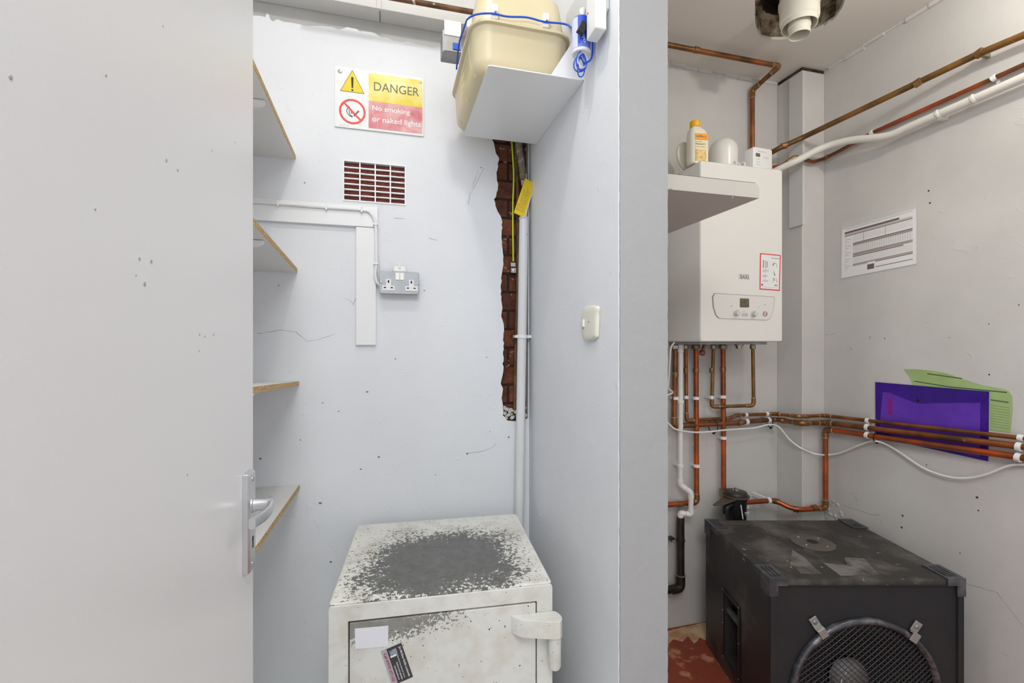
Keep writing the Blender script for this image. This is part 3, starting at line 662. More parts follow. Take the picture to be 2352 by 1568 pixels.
def samp(pts, s):
    acc = 0
    for a, z in zip(pts, pts[1:]):
        l = (z - a).length
        if acc + l >= s: return a.lerp(z, (s - acc) / max(l, 1e-9))
        acc += l
    return pts[-1]
cen = [samp(full, L_ * k / Nn) for k in range(Nn + 1)]
bm = B(); tube(bm, cen, lambda f: 0.0135 + 0.0022 * math.sin(f * L_ / 0.0078 * 2 * math.pi), 14); obj('corrugated_hose', bm, M_('dusty_hose', (150, 140, 122), 0.5, 0.4, mott=(25, (210, 206, 200), 0.55, 0.65)), t)
bm = B(); a = onY(1202, 415, yy); z = onY(1205, 447, yy); tube(bm, [a, z], 0.010, 12); lathe(bm, a, z - a, [(0.013, 0), (0.013, .022), (0.009, .024)], 6); obj('end_fitting', bm, BRASS, t)
bm = B(); z2 = onY(1204, 502, YA - 0.026); tube(bm, fillet([z, onY(1207, 470, yy), z2], .02), 0.011, 12); obj('elbow', bm, LAG, t)
bm = B(); yy2 = YA - 0.004; tube(bm, spline([onY(1174, 250, yy2), onY(1176, 330, yy2), onY(1180, 400, yy2), onY(1178, 480, yy2), onY(1179, 600, yy2)], 6), 0.0036, 8)
t = thing('earth_wire', 'yellow and green earth wire clamped to the brown chase pipe', 'wire', tuple(onY(1179, 600, yy2))); obj('wire', bm, YELG, t)
bm = B(); tube(bm, spline([onY(1175.5, 250, yy2 - .002), onY(1177.5, 330, yy2 - .002), onY(1181.5, 400, yy2 - .002), onY(1179.5, 480, yy2 - .002), onY(1180.5, 600, yy2 - .002)], 6), 0.0018, 6); obj('green_stripe', bm, GREENS, t)
bm = B(); c = onY(1179, 618, yy2); box(bm, c.x - .011, c.y - .008, c.z - .016, c.x + .010, c.y + .004, c.z + .004); box(bm, c.x - .012, c.y - .006, c.z + .010, c.x + .008, c.y + .006, c.z + .026); screw(bm, (c.x, c.y - .008, c.z - .006), (0, -1, 0), .006); obj('earth_clamp', bm, CHROME, t, bevel=.001)
# yellow tag
yt = YA - 0.042; q = [onY(*p, yt) for p in ((1206, 410), (1232, 421), (1203.5, 500), (1180, 488))]
q[1] = onY(1228, 420, yt); t = thing('gas_warning_tag', 'yellow printed tag hanging at a slant on the gas hose', 'tag', tuple(q[3]))
bm = B(); quadsolid(bm, q, (0, -1, 0), 0, 0.0012); obj('tag_card', bm, YEL, t, smooth=False)
qq = [p + Vector((0.004, 0.0016, 0)) for p in q]; bm = B(); quadsolid(bm, qq, (0, -1, 0), 0, 0.0008); obj('tag_back', bm, WPLAS, t, smooth=False)
xa, ya = (q[3] - q[0]), (q[1] - q[0]); tw, tl = ya.length, xa.length; Mt = frm(q[3] + Vector((0, -.0013, 0)), q[0] - q[3], (q[0] - q[3]).cross(Vector((0, 1, 0))) * -1)
if (Mt.to_3x3() @ Vector((0, 0, 1))).y > 0: Mt = frm(q[2] + Vector((0, -.0013, 0)), q[1] - q[2], q[3] - q[2]) 
bm = B()
for i, s in enumerate(['GAS', 'This gas supply has main', 'equipotential bonding', 'do not remove or disconnect', 'leave the clamp on this pipe', 'call an engineer first']):
    text(bm, s, Mt, tl * (.2 if i == 0 else .68 - .05 * (i % 3)), .0048, tl * .12, tw * (.86 - .145 * i), z=.0001, depth=.0002)
obj('tag_print', bm, INKB, t, smooth=False)
bm = B(); tube(bm, [q[0] + Vector((.003, 0, -.004)), onY(1210, 402, yt + .012), onY(1205, 398, YA - .03)], 0.0012, 6); obj('tag_tie', bm, WPLAS, t)

# ---------------------------------------------------------------- meter bracket and gas meter
ZT = CZ + 0.787; X0, X1, Y0, Y1 = 0.272, XB - 0.0006, 1.277, 1.738
t = thing('meter_bracket', 'white steel tray bracket on the alcove wall carrying the beige gas meter', 'bracket', (X1, (Y0 + Y1) / 2, ZT))
bm = B()
po = rr(X1 - X0, Y1 - Y0, .008, 4, (X0 + X1) / 2, (Y0 + Y1) / 2); loft(bm, [[Vector((x, y, ZT)) for x, y in po], [Vector((x, y, ZT + .003)) for x, y in po]])
obj('tray', bm, WPAINT, t)
bm = B(); 
gz = onY(1340, 100, Y0).z
prism(bm, [(0.462, ZT + .003), (X1, ZT + .003), (X1, ZT + .150), (X1 - .012, ZT + .150)], FY((0, Y0, 0)), -.003, 0); obj('end_gusset', bm, WPAINT, t, smooth=False)
bm = BX(X1 - .003, Y0 + .004, ZT + .003, X1, Y1, ZT + .12); obj('back_flange', bm, WPAINT, t)
for y in (Y0 + .03, Y1 - .05): obj('fixing_screw', screw(B(), (X1 - .003, y, ZT + .03), (-1, 0, 0), .006), STEEL, t)
# meter body: lofted rounded boxes around a horizontal seam
mz = ZT + .0035; mx0, mx1, my0, my1 = 0.235, 0.535, 1.295, 1.745
mcx, mcy = (mx0 + mx1) / 2, (my0 + my1) / 2
t = thing('gas_meter', 'beige pressed steel gas meter on the white tray bracket', 'gas meter', (mcx, mcy, mz))
def ringz(z, dw, dd, r): return [Vector((x, y, mz + z)) for x, y in rr(mx1 - mx0 - dw, my1 - my0 - dd, r, 8, mcx, mcy)]
bm = B(); loft(bm, [ringz(0, .060, .060, .030), ringz(.004, .040, .044, .038), ringz(.016, .018, .024, .046), ringz(.04, .010, .016, .050), ringz(.120, 0.002, .006, .052), ringz(.130, -.002, -.002, .054)]); obj('lower_case', bm, MREC, t)
bm = B(); loft(bm, [ringz(.130, -.014, -.014, .060), ringz(.1315, -.020, -.020, .062), ringz(.138, -.020, -.020, .062), ringz(.1395, -.014, -.014, .060)]); obj('seam_flange', bm, MREC, t)
bm = B(); loft(bm, [ringz(.1395, .010, .012, .052), ringz(.15, .014, .018, .050), ringz(.225, .030, .034, .050), ringz(.25, .040, .044, .046), ringz(.262, .066, .07, .04), ringz(.266, .1, .1, .03)]); obj('upper_case', bm, MREC, t)
for y in (1.36, 1.50, 1.66): obj('case_stud', lathe(B(), (mx0 + .018, y, mz + .012), (-1, 0, -.6), [(0.009, 0), (0.009, .006), (.004, .007)], 14), MREC, t)
# label on the left flank
bm = B(); xl = mx0 + .0052; q = [Vector((xl - .0045, 1.38, mz + .116)), Vector((xl - .0045, 1.56, mz + .116)), Vector((xl + .0002, 1.56, mz + .04)), Vector((xl + .0002, 1.38, mz + .04))]
quadsolid(bm, q, (-1, 0, 0), .0002, .001); lb = obj('rating_label', bm, M_('label_cream', (228, 218, 160), 0.6), t, smooth=False)
bm = B()
for k in range(7): patch(bm, q, (-1, 0, 0), .1, .12 + k * .115, .62 + .25 * ((k * 7) % 3 == 0), .16 + k * .115, .001, .0013)
obj('label_print', bm, INKG, lb, smooth=False)
# index box behind the label
c = onY(1034, 97, 1.56); t2 = thing('meter_index', None, None, tuple(c)); t2.parent = t; t2.matrix_basis = W[t].inverted() @ W[t2]
bm = BX(c.x - .030, c.y - .03, c.z - .055, mx0 - .002, c.y + .03, c.z + .020); obj('index_housing', bm, STEEL, t2, bevel=.003)
bm = BX(c.x - .024, c.y - .036, c.z - .0, mx0 - .003, c.y - .0305, c.z + .050); obj('index_window', bm, WPLAS, t2, bevel=.002)
bm = BX(c.x - .024, c.y - .036, c.z - .052, mx0 - .003, c.y - .0305, c.z - .002); obj('index_mirror', bm, CHROME, t2, bevel=.002)
bm = BX(c.x + .004, c.y - .039, c.z - .046, mx0 - .006, c.y - .0365, c.z - .024); obj('index_digits', bm, BLUE, t2, bevel=.001)
# cable clips and blue cable on the rim
zr = mz + .155
clips = [onY(1137, 26, my0 + .008), onY(1254, 46, my0 + .008)]
t3 = thing('blue_cable', 'thin blue cable clipped round the rim of the gas meter', 'cable', tuple(clips[0]))
yv = my0 - .004
pts = [Vector((mx0 - .022, 1.50, zr - .05)), Vector((mx0 - .026, 1.42, zr - .02)), Vector((mx0 - .018, 1.345, zr - .006)), onY(1075, 43, 1.31), onY(1095, 33, yv), onY(1130, 31, yv), onY(1165, 38, yv), onY(1210, 40, yv), onY(1250, 50, yv), onY(1290, 54, yv), onY(1308, 60, yv - .01), onY(1330, 82, 1.2)]
bm = B(); tube(bm, spline(pts, 6), 0.0027, 8); obj('cable_sheath', bm, BLUE, t3)
for p, py in ((1137, 28), (1254, 48)):
    c = onY(p, py, my0 + .004); bm = B(); box(bm, c.x - .011, my0 - .002, c.z - .022, c.x + .008, my0 + .012, c.z + .020); box(bm, c.x - .004, my0 - .012, c.z - .006, c.x + .002, my0 - .002, c.z + .010); box(bm, c.x - .006, my0 - .013, c.z - .008, c.x + .004, my0 - .010, c.z - .002); obj('cable_clip', bm, WPLAS, t3, bevel=.0008)
bm = B(); c = Vector((mx0 - .006, 1.345, zr)); box(bm, c.x - .010, c.y - .006, c.z - .016, c.x + .006, c.y + .012, c.z + .012); obj('cable_clip', bm, WPLAS, t3, bevel=.0008)

# ---------------------------------------------------------------- meter reading transmitter on the wall above the bracket
xw = XB - .0006
cz_ = onX(1355, 60, xw)
t = thing('transmitter_box', 'pale grey wall box with red light beside the gas meter', 'meter transmitter', tuple(onX(1370, 60, xw)))
Mw = FX((xw, 0, 0))
def wx(px, py, X=xw): p = onX(px, py, X); return (-p.y, p.z)
out = [wx(1400, -60), wx(1400, 20), wx(1392, 42), wx(1380, 70), wx(1330, 82), wx(1307, 48), wx(1308, 34), wx(1330, -4), wx(1345, -60)]
bm = B(); prism(bm, out, Mw, 0.0002, .012); obj('mounting_tray', bm, M_('grey_tray', (212, 213, 214), 0.4), t, bevel=.003)
ya0, ya1 = 1.100, 1.158; zt0 = onX(1385, 78, XB - .02).z
bm = BX(xw - .045, ya0, CZ + .822, xw - .0125, ya1, CZ + 1.05); obj('transmitter_case', bm, WPLAS, t, bevel=.004)
bm = B(); lathe(bm, (xw - .0452, 1.148, CZ + .892), (-1, 0, 0), [(.0032, 0), (.0032, .0008)], 12); obj('red_light', bm, REDP, t)
# battery pack
bx, by = xw - .0405, 1.203
t = thing('battery_pack', 'blue and white battery cylinder hanging below the grey wall box', 'battery', (bx, by, CZ + .813))
z0, z1 = CZ + .813, CZ + .910
bm = B(); lathe(bm, (bx, by, z0), (0, 0, 1), [(.024, 0), (.0265, .002), (.0265, .008)], 32); obj('end_cap', bm, WPLAS, t)
bm = B(); lathe(bm, (bx, by, z0 + .008), (0, 0, 1), [(.0262, 0), (.0262, z1 - z0 - .010), (.023, z1 - z0 - .006)], 32); obj('cell_sleeve', bm, BLUEL, t)
bm = B(); rg_ = []
for z in (z0 + .009, z1 - .003): rg_.append([Vector((bx + r_ * math.cos(math.radians(a_)), by + r_ * math.sin(math.radians(a_)), z)) for r_, aa in ((.0264, range(165, 226, 10)), (.0260, range(225, 164, -10))) for a_ in aa])
loft(bm, rg_); obj('white_band', bm, M_('pale_lavender', (206, 210, 246), 0.4), t)
bm = B(); Mt = frm((bx + .005, by - .0266, z0 + .03), (.3, 0, 1), (-1, 0, .3)); text(bm, 'olb', frm((bx + .002, by - .0272, z0 + .018), (-.2, 0, 1), (-1, 0, -.2)), .030, .009, 0, 0, z=.0002); obj('sleeve_print', bm, WPLAS, t, smooth=False)
bm = B(); lathe(bm, (bx - .002, by - .014, z1 + .024), (0, 0, -1), [(.006, 0), (.009, .003), (.010, .010), (.008, .016), (.007, .026), (.004, .030)], 16); obj('cable_gland', bm, WPLAS, t)
bm = B(); box(bm, -.011, -.007, -.017, .009, .007, .016, T((bx - .012, by - .036, z0 + .050)) @ Matrix.Rotation(.45, 4, 'Y')); obj('black_connector', bm, BLACK, t, bevel=.0015)
bm = B()
for k, (ra, rb, off) in enumerate(((.016, .024, 0), (.012, .022, .003), (.018, .020, -.003), (.010, .028, .002))):
    c = Vector((bx - .004 + off, by - .012 + k * .003, z0 - .024 - k * .004)); rg = [c + Vector((ra * math.cos(a), .004 * math.sin(2 * a), rb * math.sin(a))) for a in [j * math.pi / 12 for j in range(25)]]
    tube(bm, rg, 0.0018, 6, cap=False)
    if k % 2 == 0: pass
obj('blue_wire', bm, BLUE, t)
bm = B(); c = Vector((bx - .002, by - .016, z0 - .022)); tube(bm, [c + Vector((.014 * math.cos(a), .003, .021 * math.sin(a))) for a in [j * math.pi / 12 for j in range(25)]], 0.0012, 6, cap=False); obj('white_wire', bm, WPLAS, t)
bm = B(); tube(bm, spline([Vector((bx + .020, by - .018, z1 - .01)), Vector((bx + .026, by - .016, z0 + .05)), Vector((bx + .030, by - .010, z0 + .005)), Vector((bx + .022, by - .012, z0 - .018)), Vector((bx + .004, by - .014, z0 - .03))], 6), .0028, 8); obj('lead', bm, BLUE, t)

# light switch
c = onX(1358, 743, xw); t = thing('light_switch', 'old cream rounded light switch on the partition wall', 'light switch', tuple(c))
bm = B(); rings = []
ctrs = [(1344, 712), (1350, 704), (1376, 703), (1377, 722), (1376, 764), (1373, 776), (1358, 782), (1347, 779), (1341, 760), (1340, 728)]
base = spline([Vector((*wx(*p), 0)) for p in ctrs] + [Vector((*wx(*ctrs[0]), 0))], 5)[:-1]; cc2 = Vector((*wx(1358, 743), 0))
for s, z in ((1, .0003), (1, .005), (.97, .008), (.88, .0105), (.70, .012), (.45, .0128), (.2, .013)): rings.append([Mw @ Vector((cc2.x + (p.x - cc2.x) * s, cc2.y + (p.y - cc2.y) * (s if s > .9 else s ** .45), z)) for p in base])
loft(bm, rings); obj('switch_cover', bm, CREAMP, t)
a = Vector(wx(1349, 742)); bm = B(); box(bm, -.0045, -.011, 0, .0045, .011, .007, Mw @ T((a.x + .004, a.y, .0105))); obj('rocker', bm, WPLAS, t, bevel=.0015)
for p in ((1349, 754), (1362, 739)):
    a = wx(*p); obj('screw', screw(B(), Mw @ Vector((a[0], a[1], .0122)), (-1, 0, 0), .0022), INKB, t)

# ---------------------------------------------------------------- the safe
HS = CZ - 0.685
crn = [onZ(755, 1395, HS), onZ(1282, 1337, HS), onZ(1175, 1182, HS), onZ(822, 1205, HS)]
ctr = sum(crn, Vector()) / 4; rot = math.radians(-4.3); wS, dS = 0.602, 0.530
t = thing('safe', 'off white painted steel safe with a worn bare patch on its lid', 'safe', (ctr.x, ctr.y, 0), rot); MSF = W[t]
hw, hd = wS / 2, dS / 2
bm = B(); loft(bm, [[Vector((x, y, z)) for x, y in rr(wS, dS, .010, 4)] for z in (0, .02)] and
    [[Vector((x, y, z)) for x, y in rr(wS - i * 2, dS - .03 - i * 2, .008, 4, 0, .015)] for z, i in ((0, 0), (HS - .010, 0), (HS - .004, .002), (HS - .0012, .004))])
obj('body', bm, SAFE, t, local=True)
bm = B(); Mf = frm((0, -hd + .028, 0), (1, 0, 0), (0, 0, 1))
DX0, DX1, DZ1, DZ0 = -hw + .050, hw - .046, HS - .046, .06
plate(bm, [(-hw, 0), (hw, 0), (hw, HS - .008), (hw - .006, HS - .0015), (-hw + .006, HS - .0015), (-hw, HS - .008)], [[(DX0, DZ0), (DX1, DZ0), (DX1, DZ1), (DX0, DZ1)]], Mf, 0, .028)
obj('front_frame', bm, SAFE, t, local=True, bevel=.003)
bm = B(); loft(bm, [[Vector((x, y, z)) for x, y in rr(wS - 2 * i, dS - 2 * i, .012, 5)] for z, i in ((HS - .0012, .003), (HS + .0012, .002), (HS + .003, .005))]); obj('lid', bm, SAFET, t, local=True)
bm = B(); box(bm, DX0 + .0035, -hd - .001, DZ0 + .003, DX1 - .0035, -hd + .026, DZ1 - .0035); dr = obj('safe_door', bm, SAFED, t, local=True, bevel=.002)
nS = MSF.to_3x3() @ Vector((0, -1, 0)); pS = MSF @ Vector((0, -hd - .001, 0))
def sl_(px, py, off=0): return MSF.inverted() @ onP(px, py, pS + nS * off, nS)
a0, a1 = sl_(1172, 1425, .02), sl_(1291, 1425, .03); at = sl_(1240, 1430, .048).z; ab = sl_(1240, 1471, .048).z
xr_ = sl_(1291, 1450, .034).x; xl_ = sl_(1174, 1440).x
prof = [(xl_, -hd - .001), (xl_ + .010, -hd - .016), (xl_ + .028, -hd - .030), (xr_ - .024, -hd - .054), (xr_ - .010, -hd - .053), (xr_ - .002, -hd - .044), (xr_, -hd - .030), (xr_ - .004, -hd - .014), (xr_ - .012, -hd - .003), (xr_ - .03, -hd - .0012)]
bm = B(); loft(bm, [[Vector((x, y, z)) for x, y in prof] for z in (ab, at)]); obj('hinge_arm', bm, SAFE, dr, local=True, bevel=.0015)
bm = B(); zb2 = sl_(1272, 1527, .02).z; lathe(bm, (xr_ - .020, -hd - .032, ab - .0003), (0, 0, -1), [(.0175, 0), (.0175, ab - zb2 - .008), (.014, ab - zb2 - .001), (.009, ab - zb2)], 24); obj('hinge_barrel', bm, SAFE, t, local=True)
# cards on the safe door
q = [onP(px, py, pS + nS * .0006, nS) for px, py in ((815, 1443), (892, 1436), (891, 1484), (816, 1490))]
bm = B(); quadsolid(bm, q, nS, 0, .0006); o = obj('blank_card', bm, M_('card_white', (232, 232, 240), 0.5), smooth=False); tag(o, 'blank white card stuck on the safe door', 'card')
q = [onP(px, py, pS + nS * .0006, nS) for px, py in ((874.7, 1496), (921.6, 1475.5), (948.6, 1553.5), (901, 1574))]
t = thing('business_card', 'tilted dark business card with white and red lettering on the safe door', 'card', tuple(q[3]))
bm = B(); quadsolid(bm, q, nS, 0, .0006); obj('card', bm, M_('card_dark', (58, 54, 60), 0.5), t, smooth=False)
bm = B(); patch(bm, q, nS, 0, 0, .27, 1, .0006, .0008); obj('grey_band', bm, M_('card_grey', (176, 174, 182), 0.5), t, smooth=False)
bm = B(); patch(bm, q, nS, .34, .07, .70, .27, .0008, .001); obj('picture', bm, M_('card_pic', (150, 156, 176), 0.5, mott=(60, (60, 90, 60), 0.5, 0.6)), t, smooth=False)
bm = B(); patch(bm, q, nS, .28, .05, .33, .30, .0008, .001); obj('picture_edge', bm, BLACK, t, smooth=False)
bm = B(); patch(bm, q, nS, .33, .22, .62, .27, .001, .0012); obj('picture_highlight', bm, WPLAS, t, smooth=False)
cw, cl = (q[1] - q[0]).length, (q[3] - q[0]).length
Mc = frm(q[0] + nS * .0009, q[3] - q[0], q[1] - q[0])      # reading runs down the card
if (Mc.to_3x3() @ Vector((0, 0, 1))).dot(nS) < 0: Mc = Mc @ Matrix.Rotation(0, 4, 'X')
# x runs down the card, y across to its right edge
bm = B(); text(bm, 'Jim McGhee Kiddin Locksmith', Mc, cl * .88, cw * .13, cl * .06, cw * .80, z=.0001 , depth=.0002, bold=.01)
for s, a_, l_, y_ in (('Security & key services for homes', .28, .64, .62), ('Insurance work undertaken', .44, .5, .50), ('www.locksmiths.co.uk', .5, .42, .36)): text(bm, s, Mc, cl * l_, cw * .075, cl * a_, cw * y_, z=.0001, depth=.0002, bold=.01)
obj('white_lettering', bm, WPLAS, t, smooth=False)
bm = B(); text(bm, 'Call 07970 271122', Mc, cl * .82, cw * .13, cl * .08, cw * .08, z=.0001, depth=.0002, bold=.02); obj('red_lettering', bm, M_('card_red', (168, 24, 60), 0.5), t, smooth=False)
flip = (Mc.to_3x3() @ Vector((0, 0, 1))).dot(nS)

# ---------------------------------------------------------------- boiler
BF = 1.737; bx0, bx1 = onY(1608, 600, BF).x, onY(1798, 600, BF).x; bz0 = CZ + 0.0; bz1 = onY(1608, 367, BF).z
bz0 = onY(1700, 785, BF).z
t = thing('boiler', 'white wall mounted gas boiler with a control panel', 'boiler', ((bx0 + bx1) / 2, YC, bz0))
bm = B(); bcx = (bx0 + bx1) / 2; bw = bx1 - bx0
Mb = FY((bcx, BF, 0))
loft(bm, [[Mb @ Vector((x, y, z)) for x, y in rr(bw - i, bz1 - bz0 - i, max(.003, .012 - i / 2), 4, 0, (bz0 + bz1) / 2)] for z, i in ((-(YC - BF) + .001, 0), (-.008, 0), (-.003, .003), (0, .010))])
obj('casing', bm, BOILW, t)
def bq(px, py, z=0): p = onY(px, py, BF); return (p.x - bcx, p.z)
pp = [bq(1640, 673), bq(1777, 681), bq(1779, 688), bq(1776, 712), bq(1770, 729), bq(1762, 735), bq(1650, 731), bq(1643, 724), bq(1637, 706), bq(1635, 681)]
bm = B(); prism(bm, pp, Mb, .0002, .0012); obj('panel_groove', bm, M_('groove_grey', (150, 146, 142), 0.6), t, smooth=False)
c = Vector((sum(p[0] for p in pp) / 10, sum(p[1] for p in pp) / 10)); bm = B(); prism(bm, [tuple(c + (Vector(p) - c) * .975 + Vector((0.0006, -.001))) for p in pp], Mb, .0003, .0035); pn = obj('control_panel', bm, BOILP, t, bevel=.001)
def disc(px, py, r, prof): p = bq(px, py); return lathe(B(), Mb @ Vector((p[0], p[1], .0035)), (0, -1, 0), [(r * a, h) for a, h in prof], 24)
for px, py in ((1689, 718), (1729, 720)):
    k = obj('dial', disc(px, py, .0145, [(1, 0), (1, .004), (.86, .005), (.82, .013), (.74, .015)]), KNOB, t)
    p = bq(px, py); a = math.radians(-32); bm = B(); box(bm, -.0022, -.011, .0185, .0022, .011, .0215, Mb @ T((p[0], p[1], 0)) @ Matrix.Rotation(a, 4, 'Z')); obj('pointer', bm, WPLAS, k, bevel=.0008)
p0_, p1_ = bq(1698, 685), bq(1719, 706); bm = B(); prism(bm, rr(p1_[0] - p0_[0], p0_[1] - p1_[1], .003, 4, (p0_[0] + p1_[0]) / 2, (p0_[1] + p1_[1]) / 2), Mb, .0035, .0045); obj('display', bm, LCD, t)
p = bq(1709, 714); bm = B(); prism(bm, rr(.017, .008, .002, 3, p[0], p[1]), Mb, .0035, .005); obj('button', bm, CREAMP, t, bevel=.0006)
p = bq(1709, 722); bm = B(); prism(bm, rr(.032, .013, .003, 3, p[0], p[1]), Mb, .0035, .006); obj('reset_button', bm, KNOB, t, bevel=.001)
g = obj('pressure_gauge', disc(1755.5, 720.5, .0115, [(1, 0), (1, .003), (.85, .003)]), STEEL, t)
p = bq(1755.5, 720.5); bm = B(); lathe(bm, Mb @ Vector((p[0], p[1], .0066)), (0, -1, 0), [(.0088, 0), (.0088, .0004)], 20); obj('gauge_face', bm, CREAMP, g)
bm = B(); plate(bm, [(p[0] + .0088 * math.cos(a), p[1] + .0088 * math.sin(a)) for a in [math.radians(-80 + 14 * k) for k in range(11)]] + [(p[0] + .0055 * math.cos(a), p[1] + .0055 * math.sin(a)) for a in [math.radians(60 - 14 * k) for k in range(11)]], [], Mb, .0070, .0074)
obj('gauge_band', bm, RED, g, smooth=False)
bm = B(); box(bm, -.0008, -.007, .0072, .0008, .007, .0080, Mb @ T((p[0], p[1], 0)) @ Matrix.Rotation(.7, 4, 'Z')); obj('gauge_needle', bm, INK, g)
bm = B(); text(bm, 'BAXI', Mb, .046, .0195, bq(1699, 633)[0], bq(1699, 639)[1] - .001, z=.0026, depth=.0012, bold=.01); lg = obj('badge_lettering', bm, STEEL, t, smooth=False)
p0_, p1_ = bq(1696, 627), bq(1722, 640); bm = B(); plate(bm, rr(p1_[0] - p0_[0], p0_[1] - p1_[1] + .002, .003, 3, (p0_[0] + p1_[0]) / 2, (p0_[1] + p1_[1]) / 2), [], Mb, .0002, .002); obj('badge', bm, BOILP, t, bevel=.0006)
bm = B()
for px, py, s, ww in ((1677, 703, 'IIII', .008), (1741, 706, 'r.', .007), (1753, 700, '25', .011)): a = bq(px, py); text(bm, s, Mb, ww, .006, a[0], a[1] - .002, z=.0037, depth=.0002)
obj('panel_symbols', bm, INKG, t, smooth=False)
# energy sticker
q = [onY(px, py, BF - .0003) for px, py in ((1745.5, 581), (1793, 585.5), (1791, 668), (1744.5, 664.5))]; nB = (0, -1, 0)
st = thing('instruction_sticker', 'white instruction sticker with a red border on the boiler front', 'sticker', tuple(q[3]))
bm = B(); quadsolid(bm, q, nB, 0, .0005); obj('sticker', bm, RED, st, smooth=False)
bm = B(); patch(bm, q, nB, .05, .03, .95, .97, .0005, .0007); obj('white_field', bm, WHITEP, st, smooth=False)
bm = B(); 
for s0, t0, s1, t1 in [(.14, .45, .42, .46), (.14, .475, .42, .485), (.14, .5, .34, .51), (.14, .60, .38, .61), (.14, .62, .34, .63), (.14, .64, .32, .65), (.14, .74, .42, .75), (.15, .76, .40, .77), (.54, .10, .92, .12), (.14, .18, .2, .40), (.26, .20, .30, .40), (.34, .21, .38, .38), (.25, .42, .29, .44), (.25, .57, .29, .59), (.25, .70, .29, .72), (.1, .92, .85, .925)]: patch(bm, q, nB, s0, t0, s1, t1, .0007, .0009)
obj('printed_lines', bm, INKG, st, smooth=False)
bm = B(); text(bm, 'BAXI', frm(bil(q, .73, .875), q[1] - q[0], q[0] - q[3]), .016, .007, 0, 0, z=.0009, depth=.0002, bold=.02); obj('blue_logo', bm, M_('logo_blue', (70, 90, 150), 0.5), st, smooth=False)
bm = B(); patch(bm, q, nB, .08, .84, .16, .89, .0007, .0009); obj('brown_mark', bm, INKB, st, smooth=False)
def arc(cs, ct, a0, a1, r0=.013, wdt=.002):
    c = bil(q, cs, ct); xx = (q[1] - q[0]).normalized(); yy_ = Vector((0, 0, 1)); bm = B(); prev = None
    for k in range(12):
        a = math.radians(a0 + (a1 - a0) * k / 11); e = c + xx * math.cos(a) * r0 + yy_ * math.sin(a) * r0; i_ = c + xx * math.cos(a) * (r0 - wdt) + yy_ * math.sin(a) * (r0 - wdt)
        if prev: quadsolid(bm, [prev[0], e, i_, prev[1]], nB, .0007, .0009)
        prev = (e, i_)
    return bm
obj('dial_scale', arc(.72, .31, -40, 100), RED, st, smooth=False); obj('dial_scale', arc(.72, .31, 100, 190, .013, .006), M_('print_green', (90, 160, 70), 0.5), st, smooth=False)
obj('dial_scale', arc(.74, .73, -50, 60), RED, st, smooth=False); obj('dial_scale', arc(.74, .73, 60, 230), ORLT, st, smooth=False)
bm = B()
for s_, t_, ln in ((.70, .53, .011), (.69, .69, .007)):
    c = bil(q, s_, t_); d_ = Vector((.35, 0, -.94)); e_ = Vector((.94, 0, .35)); quadsolid(bm, [c - d_ * ln - e_ * .001, c - d_ * ln + e_ * .0015, c + d_ * ln + e_ * .003, c + d_ * ln - e_ * .003], nB, .0009, .0011)
obj('green_pointer', bm, MATS['print_green'], st, smooth=False)
# underside parts
bm = B(); box(bm, bx0 + .02, BF + .03, bz0 - .012, bx1 - .06, YC - .01, bz0 - .0003); obj('base_pan', bm, STEEL, t, bevel=.002)
c = onY(1697, 790, 1.82); bm = B(); lathe(bm, (c.x, c.y, bz0 - .0125), (0, 0, -1), [(.020, 0), (.020, .006), (.014, .007), (.014, .018), (.010, .020)], 6); obj('drain_plug', bm, BRASS, t)
c = onY(1614, 803, 1.88); bm = B(); tube(bm, [c + Vector((.02, 0, .045)), c + Vector((.006, 0, .014)), c + Vector((-.006, -.004, -.014))], .009, 10); lathe(bm, c + Vector((-.003, -.004, -.004)), (-.4, -.2, -.8), [(.013, 0), (.015, .005), (.015, .018), (.011, .022)], 8); obj('filling_valve', bm, M_('valve_red', (150, 70, 54), 0.5, 0.3, mott=(40, (150, 150, 140), 0.45, 0.6)), t)

# ---------------------------------------------------------------- things on the boiler
tz = bz1 + .0008
c = onY(1601, 360, 1.80); 
t = thing('detergent_bottle', 'white plastic bottle with orange label and yellow cap on the boiler', 'bottle', (c.x, c.y, tz), math.radians(-6))
ZTOP = onY(1600, 279, 1.80).z - tz
hb = ZTOP - .030; bm = B(); rings = []
for f, a_, b_ in ((0, .078, .050), (.02, .086, .058), (.15, .090, .060), (.80, .088, .058), (.90, .074, .052), (.97, .050, .040), (1.0, .040, .036)): rings.append([Vector((x, y, f * hb)) for x, y in rr(a_, b_, min(a_, b_) * .36, 5, -.012 * max(0, f - .8) * 4)])
loft(bm, rings); obj('bottle_body', bm, BOTTLE, t, local=True)
bm = B(); n_ = 40; rg = lambda r, z: [Vector((-.010 + (r + (.0008 if k % 2 else 0)) * math.cos(k * 2 * math.pi / n_), (r + (.0008 if k % 2 else 0)) * math.sin(k * 2 * math.pi / n_), z)) for k in range(n_)]
loft(bm, [rg(.022, hb + .0005), rg(.023, hb + .003), rg(.022, ZTOP - .003), rg(.018, ZTOP)]); obj('cap', bm, CAPY, t, local=True)
Mq = frm((0, -.0301, 0), (1, 0, 0), (0, 0, 1)); bm = B(); prism(bm, [(-.026, hb * .62), (.036, hb * .62), (.036, hb * .78), (-.026, hb * .78)], Mq, 0, .0012); obj('orange_label', bm, ORANGE, t, local=True, smooth=False)
bm = B(); prism(bm, [(-.026, hb * .06), (.036, hb * .06), (.036, hb * .61), (-.026, hb * .61)], Mq, 0, .0008); obj('label', bm, M_('label_pale', (240, 228, 186), 0.5), t, local=True, smooth=False)
bm = B(); prism(bm, [(-.026, hb * .06), (.026, hb * .06), (.026, hb * .36), (-.026, hb * .36)], Mq, .0009, .0014); obj('label_picture', bm, ORLT, t, local=True, smooth=False)
